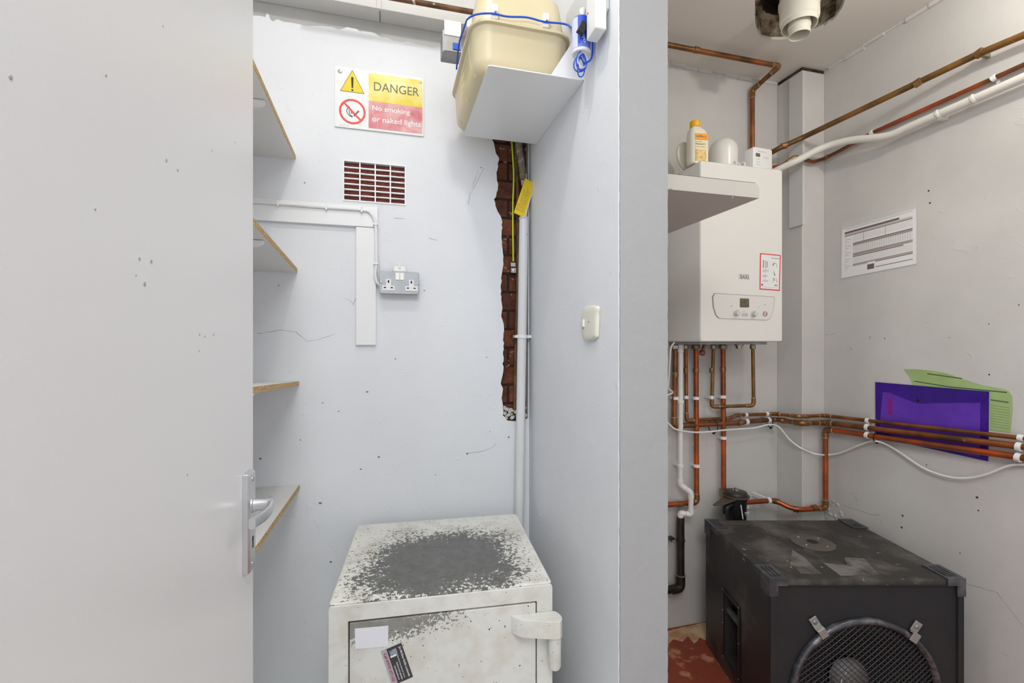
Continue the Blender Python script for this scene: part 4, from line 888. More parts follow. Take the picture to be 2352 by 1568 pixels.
bm = B(); text(bm, 'unifix a', Mq, .048, hb * .055, -.022, hb * .68, z=.0013, depth=.0003, bold=.02); text(bm, 'Klaxxon 0 1', Mq, .046, hb * .05, -.024, hb * .48, z=.001, depth=.0003, bold=.02); text(bm, 'cleaner and inhibitor', Mq, .044, hb * .022, -.024, hb * .42, z=.001, depth=.0003); text(bm, 'concentrate', Mq, .03, hb * .02, -.024, hb * .555, z=.001, depth=.0003)
obj('lettering', bm, INKB, t, local=True, smooth=False)
c = onY(1577, 365, 1.86); bm = B(); lathe(bm, (c.x, c.y, tz + .066), (-.35, .95, 0), [(.064, 0), (.066, .003), (.064, .012), (.02, .014)], 30); o = obj('round_lid', bm, CREAMP); tag(o, 'round cream plastic lid standing behind the bottle', 'lid')
c = onY(1661, 350, 1.86); R = .066; ht = onY(1661, 318, 1.86).z - tz
bm = B(); lathe(bm, (c.x, c.y, tz), (0, 0, 1), [(R * .86, 0), (R * .95, .006)] + [(R * .97 + .0, ht * .25), (R, ht - R * 1.0)] + [(R * math.cos(a), ht - R + R * math.sin(a)) for a in [math.radians(10 * k) for k in range(1, 9)]] + [(.002, ht)], 32)
o = obj('globe_shade', bm, BOILW); tag(o, 'glossy white domed globe standing on the boiler', 'globe shade')
c = onY(1743, 365, 1.80); t = thing('heating_timer', 'white boxy heating timer with small screen on the boiler', 'timer', (c.x, c.y, tz), math.radians(4))
wt, ht = .118, onY(1743, 344, 1.80).z - tz; Mtm = frm((0, -.022, ht / 2), (1, 0, 0), (0, 0, 1)); bm = B(); loft(bm, [[Mtm @ Vector((x, y, z)) for x, y in rr(wt - i, ht - i, .010, 4)] for z, i in ((-.05, 0), (-.004, 0), (-.001, .002), (0, .006))]); obj('case', bm, WPLAS, t, local=True)
bm = B(); prism(bm, rr(.026, .016, .001, 2, -.030, .018), Mtm, 0, .0006); obj('display', bm, LCD, t, local=True)
bm = B(); text(bm, 'danfoss', Mtm, .05, .005, -.03, .034, z=.0002, depth=.0002)
for k in range(4): box(bm, .004 + k * .009, .008 - k * .0006, .0001, .0065 + k * .009, .0125, .0006, Mtm)
for k in range(3): text(bm, ['Heating', 'Timed', 'Off On'][k], Mtm, .026, .005, -.042, -.004 - k * .013, z=.0002, depth=.0002)
obj('markings', bm, INKG, t, local=True, smooth=False)
c = onY(1699, 372, 1.77); t = thing('spare_clips', 'small heap of white plastic pipe clips beside the timer', 'pipe clips', (c.x, c.y, tz))
for k, (dx, dy, a) in enumerate(((-.028, 0, 0), (-.008, .008, 1), (.012, -.004, .4), (.028, .006, 1.9))):
    bm = B(); p = Vector((c.x + dx, c.y + dy, tz + .013)); d_ = Vector((math.cos(a), math.sin(a), 0)); u_, v_ = axes(d_)
    arcp = [p + u_ * .011 * math.cos(b_) + v_ * .011 * math.sin(b_) for b_ in [math.radians(q_) for q_ in range(-130, 131, 20)]]
    tube(bm, arcp, .0035, 6); box(bm, p.x - .006, p.y - .004, tz, p.x + .006, p.y + .004, tz + .004); obj('clip', bm, WPLAS, t)

# ---------------------------------------------------------------- right-hand shelf on the partition
SX, SY = 1.095, 1.160; q0, q1 = onY(1744, 455, SY), onY(1744, 421, SY); q2 = onY(1532, 425, SY)
t = thing('corner_shelf', 'thick white shelf on the far side of the partition, in front of the boiler', 'shelf', ((XP + SX) / 2, 1.4, q0.z))
zs0 = q0.z; zs1 = onY(1738, 420, SY).z
bm = B(); fr = [(XP + .0005, zs0), (q0.x, zs0), (q0.x, zs1 - .016), (q0.x - .004, zs1 - .006), (q0.x - .014, zs1 - .0012), (XP + .0005, zs1 - .0012)]; prism(bm, fr, FY((0, SY, 0)), -.018, 0); obj('front_lipping', bm, M_('shelf_grey_paint', (196, 192, 184), 0.6, specks=(40, 0.76, 0.78, (150, 140, 126))), t)
bm = BX(XP + .0005, SY + .0182, zs0, q0.x, 1.655, zs0 + .022); obj('shelf_board', bm, MATS['shelf_grey_paint'], t)
bm = BX(XP + .0005, SY + .0002, zs1 - .0010, q0.x - .014, 1.655, zs1 + .0004); obj('shelf_top', bm, RUSTP, t, label='raw brown top board')
for (x, y) in ((1541, 434), (1682, 452)):
    c = onZ(x, y, zs0); bm = B(); lathe(bm, (c.x, c.y, zs0), (0, 0, -1), [(.004, 0), (.003, .003)], 10); obj('screw', bm, CHROME, t)

# ---------------------------------------------------------------- boiler room pipework
YP = YC - 0.036; XPD = XD - 0.034; YK = 1.846 - .030
def sleeve(p, d, r, l=.026, k=1.22, m=FIT, parent=None, nm='coupling'):
    bm = B(); d = Vector(d).normalized(); lathe(bm, Vector(p) - d * l / 2, d, [(r * 1.02, 0), (r * k, .0015), (r * k, l - .0015), (r * 1.02, l)], 18); return obj(nm, bm, m, parent)
def wallclip(p, d, r, wn, dist, parent, m=WPLAS):
    bm = B(); d = Vector(d).normalized(); wn = Vector(wn); p = Vector(p)
    lathe(bm, p - d * .008, d, [(r * 1.04, 0), (r * 1.34, .0012), (r * 1.34, .0148), (r * 1.04, .016)], 18)
    s = d.cross(wn).normalized(); lo = -dist; 
    c = [p + s * r * .8 - d * .007, p + s * r * .8 + d * .007, p - s * r * .8 + d * .007, p - s * r * .8 - d * .007]
    loft(bm, [[v_ + wn * (-r) for v_ in c], [v_ + wn * lo for v_ in c]])
    # little fixing foot
    e = p + s * r * 1.9 + wn * (lo + .004); c = [e - s * r * .8 - d * .005, e - s * r * .8 + d * .005, e + s * r * .6 + d * .005, e + s * r * .6 - d * .005]
    loft(bm, [[v_ + wn * .003 for v_ in c], [v_ - wn * .004 for v_ in c]])
    return obj('pipe_clip', bm, m, parent)
def pipe(label, pts, r, m, bend=.028, elbows=(), couplings=(), clips=(), rings=True, name='copper_pipe', group=None):
    """pts 3D; elbows: indices of pts that are soldered elbows; couplings: (3D point, direction); clips: (point, dir, wall normal, distance)"""
    pts = [Vector(p) for p in pts]
    lowest = min(pts, key=lambda p: p.z)
    t = thing(name, label, 'pipe', tuple(lowest), 0, group)
    bm = B(); tube(bm, fillet(pts, bend), r, 16); obj('pipe_run', bm, m, t)
    for i in elbows:
        a = (pts[i - 1] - pts[i]).normalized(); z = (pts[i + 1] - pts[i]).normalized()
        bm = B(); L0 = min(.030 + r, (pts[i - 1] - pts[i]).length * .49, (pts[i + 1] - pts[i]).length * .49)
        tube(bm, fillet([pts[i] + a * L0, pts[i], pts[i] + z * L0], min(bend, L0 * .8)), r * 1.2, 16); e = obj('elbow', bm, FIT, t)
        for d_ in (a, z): obj('solder_ring', lathe(B(), pts[i] + d_ * (L0 - .002), d_, [(r * 1.02, 0), (r * 1.25, .001), (r * 1.25, .003), (r * 1.02, .004)], 16), SOLDER, e)
    for p in pts:
        if abs(p.z - ztopp) < 1e-4:
            bm = B(); lathe(bm, p - up * .024, up, [(r * 1.1, 0), (r * 1.65, .002), (r * 1.65, .017), (r * 1.3, .0238)], 6); obj('union_nut', bm, BRASS, t, smooth=False)
    for p, d_ in couplings: sleeve(p, d_, r, parent=t)
    for p, d_, wn, dist in clips: wallclip(p, d_, r, wn, dist, t)
    return t
Y_ = lambda x, y, Y=YP: onY(x, y, Y)
Xd = lambda x, y, X=XPD: onX(x, y, X)
up = Vector((0, 0, 1)); NY = Vector((0, -1, 0)); NX = Vector((-1, 0, 0)); dw = YC - YP - .0004; dd = XD - XPD - .0004
ztopp = bz0 - .012
def vtop(px): p = Y_(px, 800); return Vector((p.x, p.y, ztopp))
# upper run: narrow pipe from the boiler along both walls
r15, r22 = .0085, .0122
p6y = Y_(1575, 912); 
cor1 = Vector((XPD, YK, Y_(1892, 954, YK).z))
pipe('narrow copper pipe under the boiler, topmost of the three along the right wall',
     [vtop(1575), Y_(1577, 966), Y_(1677, 960), Y_(1692, 953), Y_(1781, 950), Y_(1833, 956, YK), cor1, Xd(2400, 1012)], r15, COPPER, .022, elbows=(1, 2, 3, 4, 5, 6),
     couplings=[(Y_(1575, 850), up), (Y_(1854, 956, YK + .0), (1, 0, 0)), (Y_(1786, 950, YP - .006), (1, 0, 0))],
     clips=[(Y_(1576, 912), up, NY, dw), (Y_(1713, 952), (1, 0, 0), NY, dw), (Y_(1761, 950), (1, 0, 0), NY, dw), (Xd(1993, 966), (0, -1, -.12), NX, dd), (Xd(2345, 1005), (0, -1, -.12), NX, dd)])
cor2 = Vector((XPD - .004, YK - .004, Y_(1892, 970, YK).z)); x2 = XPD - .002
pipe('wide copper pipe from the leftmost boiler outlet, middle of three on the right wall',
     [vtop(1551), Y_(1548, 978), Y_(1694, 971), Y_(1716, 968), Y_(1781, 963), Y_(1842, 972, YK - .002), cor2, Xd(2400, 1032, x2)], r22, COPPER, .026, elbows=(1, 5, 6),
     couplings=[(Y_(1551, 860), up), (Y_(1700, 970.5), (1, 0, .05)), (Y_(1800, 965.5, 1.915), (1, -1.2, -.03)), (Xd(1906, 971, x2), (0, -1, -.1))],
     clips=[(Y_(1551, 914), up, NY, dw), (Y_(1714, 968), (1, 0, 0), NY, dw), (Y_(1765, 964), (1, 0, 0), NY, dw), (Xd(1993, 981, x2), (0, -1, -.1), NX, dd), (Xd(2342, 1026, x2), (0, -1, -.1), NX, dd)])
# lower run on the right wall dropping in the corner to the filter
cx3, cy3 = XPD - .004, YK - .008
zc3 = Xd(1889, 984, cx3).z; zc4 = Xd(1887, 1163, cx3).z
pipe('copper pipe dropping down the corner to the filter, lowest of three on the right wall',
     [Y_(1700, 1154, 1.905), Y_(1773, 1149, 1.90), Y_(1789, 1153, 1.88), Y_(1815, 1166, 1.84), Y_(1837, 1170, 1.81), Vector((cx3, cy3, zc4)), Vector((cx3, cy3, zc3)), Xd(2400, 1058, x2)], r22, COPPER_R, .02, elbows=(5, 6),
     couplings=[(Y_(1783, 1151, 1.89), (1, -.3, -.2)), (Y_(1828, 1169, 1.825), (1, -.8, -.05)), (Y_(1870, 1166, 1.806), (1, 0, .1))],
     clips=[(Xd(1993, 999, x2), (0, -1, -.15), NX, dd), (Xd(2340, 1050, x2), (0, -1, -.15), NX, dd), (Y_(1765, 1149, 1.90), (1, 0, 0), NY, .099)])
pipe('wide copper pipe running straight down behind the white waste pipe and turning left',
     [vtop(1598.6), Y_(1600, 1153), Vector((XP + .0005, YP, Y_(1480, 1161).z))], r22, COPPER_R, .03, elbows=(1,), couplings=[(Y_(1598.6, 850), up), (Y_(1560, 1157.5), (1, 0, 0))],
     clips=[(Y_(1598.6, 914), up, NY, dw), (Y_(1600, 1069), up, NY, dw)])
pipe('narrow copper loop hanging under the boiler front from two outlets',
     [vtop(1634.5) + Vector((0, -.014, 0)), Y_(1634.5, 934, YP - .014), Y_(1741, 931, 1.90), Vector((Y_(1729, 800, 1.90).x, 1.90, Y_(1735, 929, 1.90).z)), Vector((Y_(1729, 800, 1.90).x, 1.90, ztopp))][:2] + [Y_(1731, 931, 1.90), Vector((Y_(1729, 800, 1.90).x, 1.90, ztopp))], r15, COPPER_D, .02, elbows=(1, 2), couplings=[(Y_(1634.5, 850, YP - .014), up), (Y_(1657, 934, YP - .022), (1, -.2, 0))],
     clips=[(Y_(1634.5, 912, YP - .014), up, NY, dw + .014)])
pipe('wide copper pipe dropping straight from the boiler to the black filter',
     [vtop(1660.6), Y_(1662, 1122)], r22, COPPER_R, couplings=[(Y_(1660.6, 848), up)], clips=[(Y_(1660.6, 911), up, NY, dw), (Y_(1661.5, 1005), up, NY, dw)])
# pipe from the ceiling down to the boiler
ysl = YC - .024; pv = Y_(1728, 207, ysl); pf = onZ(1790, 152, ZC - .030)
pipe('copper pipe hung under the ceiling and dropping to the boiler top',
     [Vector((XP + .001, pf.y, pf.z)), pf, pv, Vector((pv.x, ysl, Y_(1729, 372, ysl).z))], .0115, COPPER, .014, elbows=(1, 2), couplings=[(onY(1600, 115, pf.y), (1, 0, 0))])
# upper pipes along the right wall
t = pipe('long brown copper pipe sloping up the right wall to the top corner of the photo',
     [Y_(1768, 352, 1.90), Y_(1790, 340, 1.85), Y_(1841, 317, 1.822), onX(2242, 126, 2.10), onX(2420, 52, 2.105)], .0125, COPPER_D, .03, elbows=(), couplings=[(Y_(1800, 335, 1.845), (1, -.4, .2)), (onX(2250, 122, 2.1005), (0.02, -1, .3)), (onX(2108, 190, 2.063), (0.17, -1, .3))])
bm = B(); c = onX(2250, 122, 2.1005); box(bm, c.x, c.y - .006, c.z - .010, XD - .0003, c.y + .006, c.z + .004); obj('wall_bracket', bm, BRASS, t)
t = pipe('thin red copper pipe sloping behind the thick white pipe on the right wall',
     [Y_(1776, 384, 1.90), Y_(1795, 380, 1.86), Y_(1826, 360, 1.825), Y_(1868, 372, 1.82), onX(1893, 364, 2.125), onX(1925, 348, 2.13), onX(2005, 304, 2.132), onX(2420, 118, 2.132)], .0085, COPPER_R, .012, elbows=(2,), couplings=[(onX(1897, 362, 2.126), (0, -1, .3))],
     clips=[(onX(2003, 305, 2.132), (0, -1, .35), NX, .0176), (onX(2283, 179, 2.132), (0, -1, .35), NX, .0176)])
t = thing('insulated_pipe', 'thick white painted pipe curving up the right wall from the boiler', 'pipe', tuple(Y_(1790, 388, 1.85)))
wp = [Y_(1778, 394, 1.87), Y_(1800, 383, 1.84), Y_(1830, 369, 1.80), onX(1890, 339, 2.03), onX(1950, 323, 2.075), onX(2035, 313, 2.10), onX(2090, 291, 2.108), onX(2160, 261, 2.11), onX(2352, 178, 2.11), onX(2420, 148, 2.11)]
bm = B(); tube(bm, spline(wp, 8), .0165, 20); obj('pipe_run', bm, LAG, t)
for (x, y) in ((2157, 262), (2238, 227)):
    bm = B(); c = onX(x, y, 2.11); d_ = Vector((0, -1, .37)).normalized(); lathe(bm, c - d_ * .006, d_, [(.0165, 0), (.0195, .002), (.0195, .010), (.0165, .012)], 20)
    if x < 2200: box(bm, c.x, c.y - .007, c.z - .022, XD - .0003, c.y + .007, c.z - .008)
    obj('collar' if x > 2200 else 'pipe_bracket', bm, LAG, t)
# white waste pipe and black soil pipe
yw2 = YP - .014
t = thing('waste_pipe', 'white plastic waste pipe with two stepped elbows left of the boiler pipes', 'pipe', tuple(Y_(1562, 1185, yw2)))
pts = [Vector((Y_(1563.5, 800, yw2).x, yw2, ztopp)), Y_(1562.5, 1113, yw2), Y_(1587, 1131, yw2 - .020), Y_(1587, 1181, yw2 - .020), Y_(1563, 1178, yw2), Y_(1563, 1196, yw2)]
bm = B(); tube(bm, fillet(pts, .018), .0120, 16); obj('pipe_run', bm, WPIPE, t)
for i in (1, 2, 3, 4):
    a = (pts[i - 1] - pts[i]).normalized(); z = (pts[i + 1] - pts[i]).normalized(); l = min(.036, (pts[i - 1] - pts[i]).length * .46, (pts[i + 1] - pts[i]).length * .46)
    bm = B(); tube(bm, fillet([pts[i] + a * l, pts[i], pts[i] + z * l], .02), .0150, 16); obj('elbow', bm, WPIPE, t)
sleeve(Y_(1563.3, 800, yw2), up, .012, .04, 1.3, WPIPE, t, 'socket')
for y in (922, 1069): wallclip(Y_(1563, y, yw2), up, .012, NY, YC - yw2 - .0004, t)
t = thing('soil_pipe', 'black plastic drain pipe below the white waste pipe', 'pipe', tuple(Y_(1563, 1340, yw2)))
bp = [Y_(1563, 1188, yw2), Y_(1563, 1350, yw2), Vector((XP + .0005, yw2, Y_(1400, 1372, yw2).z))]
bm = B(); tube(bm, fillet(bp, .035), .0185, 18); obj('pipe_run', bm, BLKPIPE, t)
bm = B(); tube(bm, fillet([Y_(1563, 1322, yw2), bp[1], Y_(1544, 1354, yw2)], .035), .0222, 18); obj('elbow', bm, BLKPIPE, t)
sleeve(Y_(1563, 1320, yw2), up, .0195, .006, 1.25, BRASS, t, 'rim'); 
bm = B(); c = Y_(1563, 1240, yw2); lathe(bm, c - up * .006, up, [(.019, 0), (.022, .001), (.022, .011), (.019, .012)], 18); box(bm, c.x - .05, c.y + .02, c.z - .004, c.x - .018, YC - .0004, c.z + .004); box(bm, c.x - .05, c.y + .0, c.z - .004, c.x - .046, c.y + .02, c.z + .004); obj('pipe_clip', bm, BLKPIPE, t)
# white cables
def z3(x, y): return (1520 + x / 3.563, 780 + y / 3.563)
def z6(x, y): return (1860 + x / 3.92, 820 + y / 3.92)
yc2 = YP - .022
pts = [Vector((XP + .005, YC - .006, Y_(1430, 935).z)), Y_(*z3(-60, 600), YC - .01), Y_(*z3(20, 650), yc2), Y_(*z3(60, 690), yc2), Y_(*z3(120, 735), yc2 - .01), Y_(*z3(260, 757), yc2 - .008), Y_(*z3(400, 752), yc2 - .008), Y_(*z3(520, 738), yc2 - .008), Y_(*z3(750, 722), yc2), Y_(*z3(880, 694), yc2 - .002), Y_(*z3(960, 715), 1.93), Y_(*z3(1050, 820), 1.88), Y_(*z3(1150, 893), 1.835), Y_(*z3(1230, 925), 1.825), Y_(*z6(20, 864), 1.82), Y_(*z6(85, 877), 1.80)]
pts += [onX(*z6(150, 879), 2.115)] + [onX(*z6(*p), 2.125) for p in ((260, 865), (400, 810), (520, 765))] + [onX(*z6(600, 757), 2.105)] + [onX(*z6(*p), 2.128) for p in ((680, 782), (800, 850), (1000, 985), (1150, 1050), (1300, 1085), (1450, 1085), (1600, 1050), (1750, 990), (1850, 968), (1980, 966), (2100, 975))]
bm = B(); tube(bm, spline(pts, 5), .0042, 10); o = obj('white_cable', bm, CABLE); tag(o, 'long white cable sagging in waves under the copper pipes', 'cable')
bm = B(); tube(bm, spline([Y_(1549, 786, 1.93), Y_(1541, 800, 1.93), Y_(1538, 840, 1.94), Y_(1534, 888, 1.95), Y_(1524, 910, 1.96), Vector((XP + .005, YC - .006, Y_(1440, 960).z))], 6), .0042, 8); o = obj('white_cable', bm, CABLE); tag(o, 'short white cable curving out from under the left edge of the boiler', 'cable')
# cable ties
def tie(label, c, r, drop, nrm, d_=(1, 0, 0)):
    t = thing('cable_tie', label, 'cable tie', tuple(c), 0, 'black cable ties on the copper pipes')
    u_, v_ = axes(d_); c = Vector(c); bm = B(); tube(bm, [c + u_ * r * math.cos(a) + (v_ * r * math.sin(a)) * 1.0 + Vector((0, 0, -drop if (u_ * math.cos(a) + v_ * math.sin(a)).z < 0 else 0)) for a in [j * math.pi / 12 for j in range(25)]], .0022, 6, cap=False); obj('strap', bm, TIE, t)
    lowp = c + Vector((0, 0, -r - drop)); bm = B(); box(bm, lowp.x - .004, lowp.y - .008, lowp.z - .007, lowp.x + .004, lowp.y + .001, lowp.z + .003); obj('locking_head', bm, TIE, t)
tie('black cable tie looped loosely round the pipes left of the red pipe', Y_(1638, 976, YP - .006), .026, .012, NY, (1, .25, 0))
tie('black cable tie holding the white cable before the wall corner', Y_(1769, 966, YP - .006), .018, .016, NY)
tie('black cable tie round the lowest pipe beside the purple folder', onX(2012, 1003, XPD - .004), .016, .006, NX, (0, 1, 0))

# ---------------------------------------------------------------- magnetic filter
c = Y_(1690, 1150, 1.90); r0 = .051; zt0 = Y_(1690, 1134, 1.90).z; zb0 = Y_(1690, 1262, 1.9).z
t = thing('system_filter', 'black cylindrical heating filter standing behind the speaker cabinet', 'filter', (c.x, c.y, zb0))
def aimc(h0, prof, m, nm, n=32): bm = B(); lathe(bm, (c.x, c.y, h0), (0, 0, 1), prof, n); return obj(nm, bm, m, t)
body_ = aimc(zb0, [(r0 * .8, 0), (r0 * .92, .01), (r0 * .95, zt0 - zb0 - .04), (r0 * 1.0, zt0 - zb0 - .03), (r0 * 1.04, zt0 - zb0 - .012)], BLACK, 'canister')
aimc(zt0 - .012, [(r0 * 1.15, 0), (r0 * 1.22, .003), (r0 * 1.22, .008), (r0 * 1.05, .010)], M_('lid_flange', (78, 68, 58), 0.5), 'flange')
aimc(zt0 - .002, [(r0 * 1.02, 0), (r0 * 1.05, .004), (r0 * .98, .015), (r0 * .7, .019), (r0 * .3, .020)], M_('filter_lid', (44, 42, 38), 0.4), 'lid')
aimc(zt0 + .018, [(.016, 0), (.016, .002), (.008, .003), (.008, .012), (.005, .014)], CHROME, 'vent_screw', 8)
a = math.radians(200); bm = B(); M2 = T((c.x, c.y, zt0 - .011))
pl = [(-.02, -.046), (-.085, -.050), (-.125, -.030), (-.128, -.016), (-.080, .004), (-.02, .040)]
e0 = Y_(1634, 1158, 1.86); dx_ = e0.x - c.x
bm = B(); loft(bm, [[M2 @ Vector((x * 1.15, y, z + (x + .02) * .25)) for x, y in pl] for z in (0, .006)]); lv = obj('bracket_arm', bm, MATS['lid_flange'], t, bevel=.002)
bm = B(); lathe(bm, M2 @ Vector((-.116, -.024, -.0175)), (0, 0, 1), [(.004, 0), (.004, .0008)], 12); obj('arm_hole', bm, DARK, lv)
bm = B(); tube(bm, fillet([Vector((c.x - .03, c.y - .01, zt0 - .045)), Vector((c.x - .068, c.y - .014, zt0 - .05)), Vector((c.x - .068, c.y - .014, zt0 - .085))], .02), .017, 14); obj('side_valve', bm, BLACK, t)
p = Y_(1662, 1122, YP); bm = B(); lathe(bm, (p.x, p.y, p.z - .024), (0, 0, 1), [(.015, 0), (.021, .002), (.021, .022), (.016, .025)], 6); tube(bm, fillet([Vector((p.x, p.y, p.z - .020)), Vector((p.x, p.y, zt0 - .055)), Vector((c.x - .02, c.y, zt0 - .055))], .03), .0135, 12); obj('inlet_union', bm, BRASS, t)
Mg = frm((c.x + .006, c.y - r0 * .99, zt0 - .075), (1, .05, 0), (0, 0, 1))
bm = B(); text(bm, 'AOO', Mg, .030, .009, 0, -.006, z=.0012, depth=.0004, bold=.02); text(bm, '30', Mg, .014, .013, .014, .018, z=.0012, depth=.0004); box(bm, 0.002, -.0125, .0012, .028, -.0112, .0016, Mg); obj('lettering', bm, WPLAS, body_, smooth=False)
bm = B(); quadsolid(bm, [Mg @ Vector(v) for v in ((-.026, .040, 0), (-.020, .040, 0), (-.006, -.03, 0), (-.013, -.03, 0))], (0, -1, 0), .0008, .0016); obj('white_flash', bm, CREAMP, body_, smooth=False)

# ---------------------------------------------------------------- flue
ft = onZ(1836, 82, CZ + .704 / 1.05 * 1.87); fz = ft.z
t = thing('flue_pipe', 'cream white concentric flue pipe hanging from the ceiling hole', 'flue', tuple(ft))
def fl(prof, nm, m=FLUEW): bm = B(); lathe(bm, ft, (0, 0, 1), prof, 48, cap=False); return obj(nm, bm, m, t)
fl([(.0365, .05), (.0365, .0), (.039, 0), (.039, .03), (.0415, .032), (.0415, .035), (.039, .06), (.039, .14)], 'inner_pipe')
fl([(.0615, .10), (.0615, .038), (.065, .036), (.0655, .056), (.071, .062), (.072, .070), (.071, .115), (.0755, .125), (.0755, .145), (.071, .150), (.071, .34)], 'outer_pipe')
bm = B(); lathe(bm, ft + Vector((0, 0, .05)), (0, 0, 1), [(.0365, 0), (.0365, .004)], 30); obj('inner_throat', bm, M_('flue_grey', (150, 144, 132), 0.6), t)
bm = B(); lathe(bm, ft + Vector((0, 0, .098)), (0, 0, 1), [(.0615, 0), (.0615, .004)], 30); obj('outer_throat', bm, MATS['flue_grey'], t)

# ---------------------------------------------------------------- papers on the right wall
nX = Vector((-1, 0, 0)); XS = XD - .0012
q = [onX(px, py, XS) for px, py in ((1935, 527), (2104, 479), (2105, 605), (1933, 639))]
t = thing('service_record', 'tilted white printed service sheet taped on the right wall', 'paper', tuple(q[3]))
qo = [onX(px, py, XS) for px, py in ((1932, 511), (2107, 466), (2105, 607), (1932, 640))]
bm = B(); quadsolid(bm, qo, nX, 0, .0006); obj('plastic_sleeve', bm, M_('sleeve', (208, 208, 204), 0.2), t, smooth=False)
bm = B(); quadsolid(bm, q, nX, .0008, .0012); obj('sheet', bm, WHITEP, t, smooth=False)
bm = B()
for a_ in [(.04, .075, .80, .115), (.04, .155, .96, .168), (.17, .335, .96, .352), (.17, .60, .85, .618), (.17, .79, .38, .80), (.49, .79, .96, .806), (.38, .83, .475, .93), (.49, .90, .96, .912), (.04, .02, .96, .026)]: patch(bm, q, nX, *a_, .0012, .0014)
obj('dark_heading', bm, INKB, t, smooth=False)
bm = B()
for k in range(4): patch(bm, q, nX, .04, .120 + k * .009, .96, .125 + k * .009, .0012, .0014)
for k in range(5): patch(bm, q, nX, .17, .19 + k * .025, .96, .193 + k * .025, .0012, .0013)
for k in range(9): patch(bm, q, nX, .17, .40 + k * .02, .96, .403 + k * .02, .0012, .0013)
for k in range(26): patch(bm, q, nX, .18 + k * .03, .355, .183 + k * .03, .52, .0012, .0013)
patch(bm, q, nX, .17, .355, .96, .392, .0012, .0013); patch(bm, q, nX, .17, .54, .96, .595, .0012, .0013); patch(bm, q, nX, .17, .755, .96, .785, .0012, .0013)
for k in range(6): patch(bm, q, nX, .17, .63 + k * .02, .96, .633 + k * .02, .0012, .0013)
for k in range(16): patch(bm, q, nX, .05, .19 + k * .045, .07 + .07 * ((k * 5) % 3) / 2, .198 + k * .045, .0012, .0013)
patch(bm, q, nX, .32, .17, .326, .33, .0012, .0015); patch(bm, q, nX, .62, .14, .626, .33, .0012, .0015)
obj('printed_lines', bm, INKG, t, smooth=False)
# purple folder
XG = XD - .0010
gp = [(2075, 847), (2110, 848), (2140, 851), (2175, 857), (2205, 868), (2255, 884), (2300, 892), (2316, 897), (2325, 910), (2326, 940), (2321, 993), (2280, 988), (2200, 960), (2100, 900), (2092, 868)]
t = thing('green_form', 'crumpled pale green form tucked behind the purple folder', 'paper', tuple(onX(2321, 993, XG)))
P3 = [onX(x, y, XG) for x, y in gp]; bm = B(); prism(bm, [(-p.y, p.z) for p in P3], FX((XG, 0, 0)), 0, .0006); obj('form_sheet', bm, GREENP, t, smooth=False)
bm = B()
for a_, z_ in (((2100, 875), (2180, 888)), ((2180, 888), (2313, 901)), ((2275, 918), (2317, 924)), ((2130, 858), (2210, 869))):
    a2, z2 = onX(*a_, XG), onX(*z_, XG); u3 = Vector((0, 0, .0022)); quadsolid(bm, [a2 + u3, z2 + u3, z2 - u3, a2 - u3], nX, .0006, .0009)
for k in range(9):
    a2, z2 = onX(2275, 930 + k * 6, XG), onX(2320, 937 + k * 6, XG); u3 = Vector((0, 0, .0005)); quadsolid(bm, [a2 + u3, z2 + u3, z2 - u3, a2 - u3], nX, .0006, .0008)
obj('form_lines', bm, M_('form_ink', (80, 100, 60), 0.8), t, smooth=False)
XU = XD - .0035
q = [onX(px, py, XU) for px, py in ((2011, 877), (2272, 899), (2270, 1059), (2012, 1003))]
t = thing('purple_folder', 'purple plastic press stud folder wedged behind the copper pipes', 'folder', tuple(q[3]))
bm = B(); quadsolid(bm, q, nX, 0, .002); obj('folder_back', bm, PURP, t, smooth=False)
bm = B(); quadsolid(bm, [bil(q, .08, .17), bil(q, .94, .12), bil(q, .94, .97), bil(q, .04, .9)], nX, .002, .0028); obj('papers_inside', bm, PURL, t, smooth=False)
bm = B(); fl_ = [bil(q, 0.005, .0), bil(q, .995, 0), bil(q, .99, .10), bil(q, .94, .17), bil(q, .55, .26), bil(q, .46, .29), bil(q, .40, .285), bil(q, .30, .24), bil(q, .04, .10)]
prism(bm, [(-p.y, p.z) for p in fl_], FX((XU, 0, 0)), .0029, .0035); obj('flap', bm, PURP, t, smooth=False)
bm = B(); patch(bm, q, nX, .13, .26, .18, .55, .0028, .0031); obj('magenta_strip', bm, PURM, t, smooth=False)
bm = B(); lathe(bm, bil(q, .43, .24) + nX * .0035, nX, [(.007, 0), (.006, .0015), (.002, .002)], 18); obj('press_stud', bm, BLACK, t)

# ---------------------------------------------------------------- speaker cabinet
SPZ = CZ - .845; lw0, lw1, lz0, lz1 = .918, 1.605, 1.625, 2.164
cc_ = FW * ((lz0 + lz1) / 2) + RT * ((lw0 + lw1) / 2)
t = thing('speaker_cabinet', 'large black bass speaker cabinet with a round wire grille', 'speaker', (cc_.x, cc_.y, 0), -YAW); MSP = W[t]; inv = MSP.inverted()
hw, hd, H = (lw1 - lw0) / 2, (lz1 - lz0) / 2, SPZ
Mf = frm((0, -hd, 0), (1, 0, 0), (0, 0, 1)); nF = MSP.to_3x3() @ Vector((0, -1, 0)); pF = MSP @ Vector((0, -hd, 0))
fc = inv @ onP(1985, 1590, pF, nF); R_ = 173.5 / FPX * lz0
circ = lambda r, n_=64: [(fc.x + r * math.cos(2 * math.pi * k / n_), fc.z + r * math.sin(2 * math.pi * k / n_)) for k in range(n_)]
ledge = hw - .004
bm = B(); plate(bm, [(-hw + .020, .02), (hw - .020, .02), (hw - .020, H - .022), (-hw + .020, H - .022)], [circ(R_ * .93)], Mf, -.022, -.006); obj('baffle', bm, CAB, t, local=True, smooth=False)
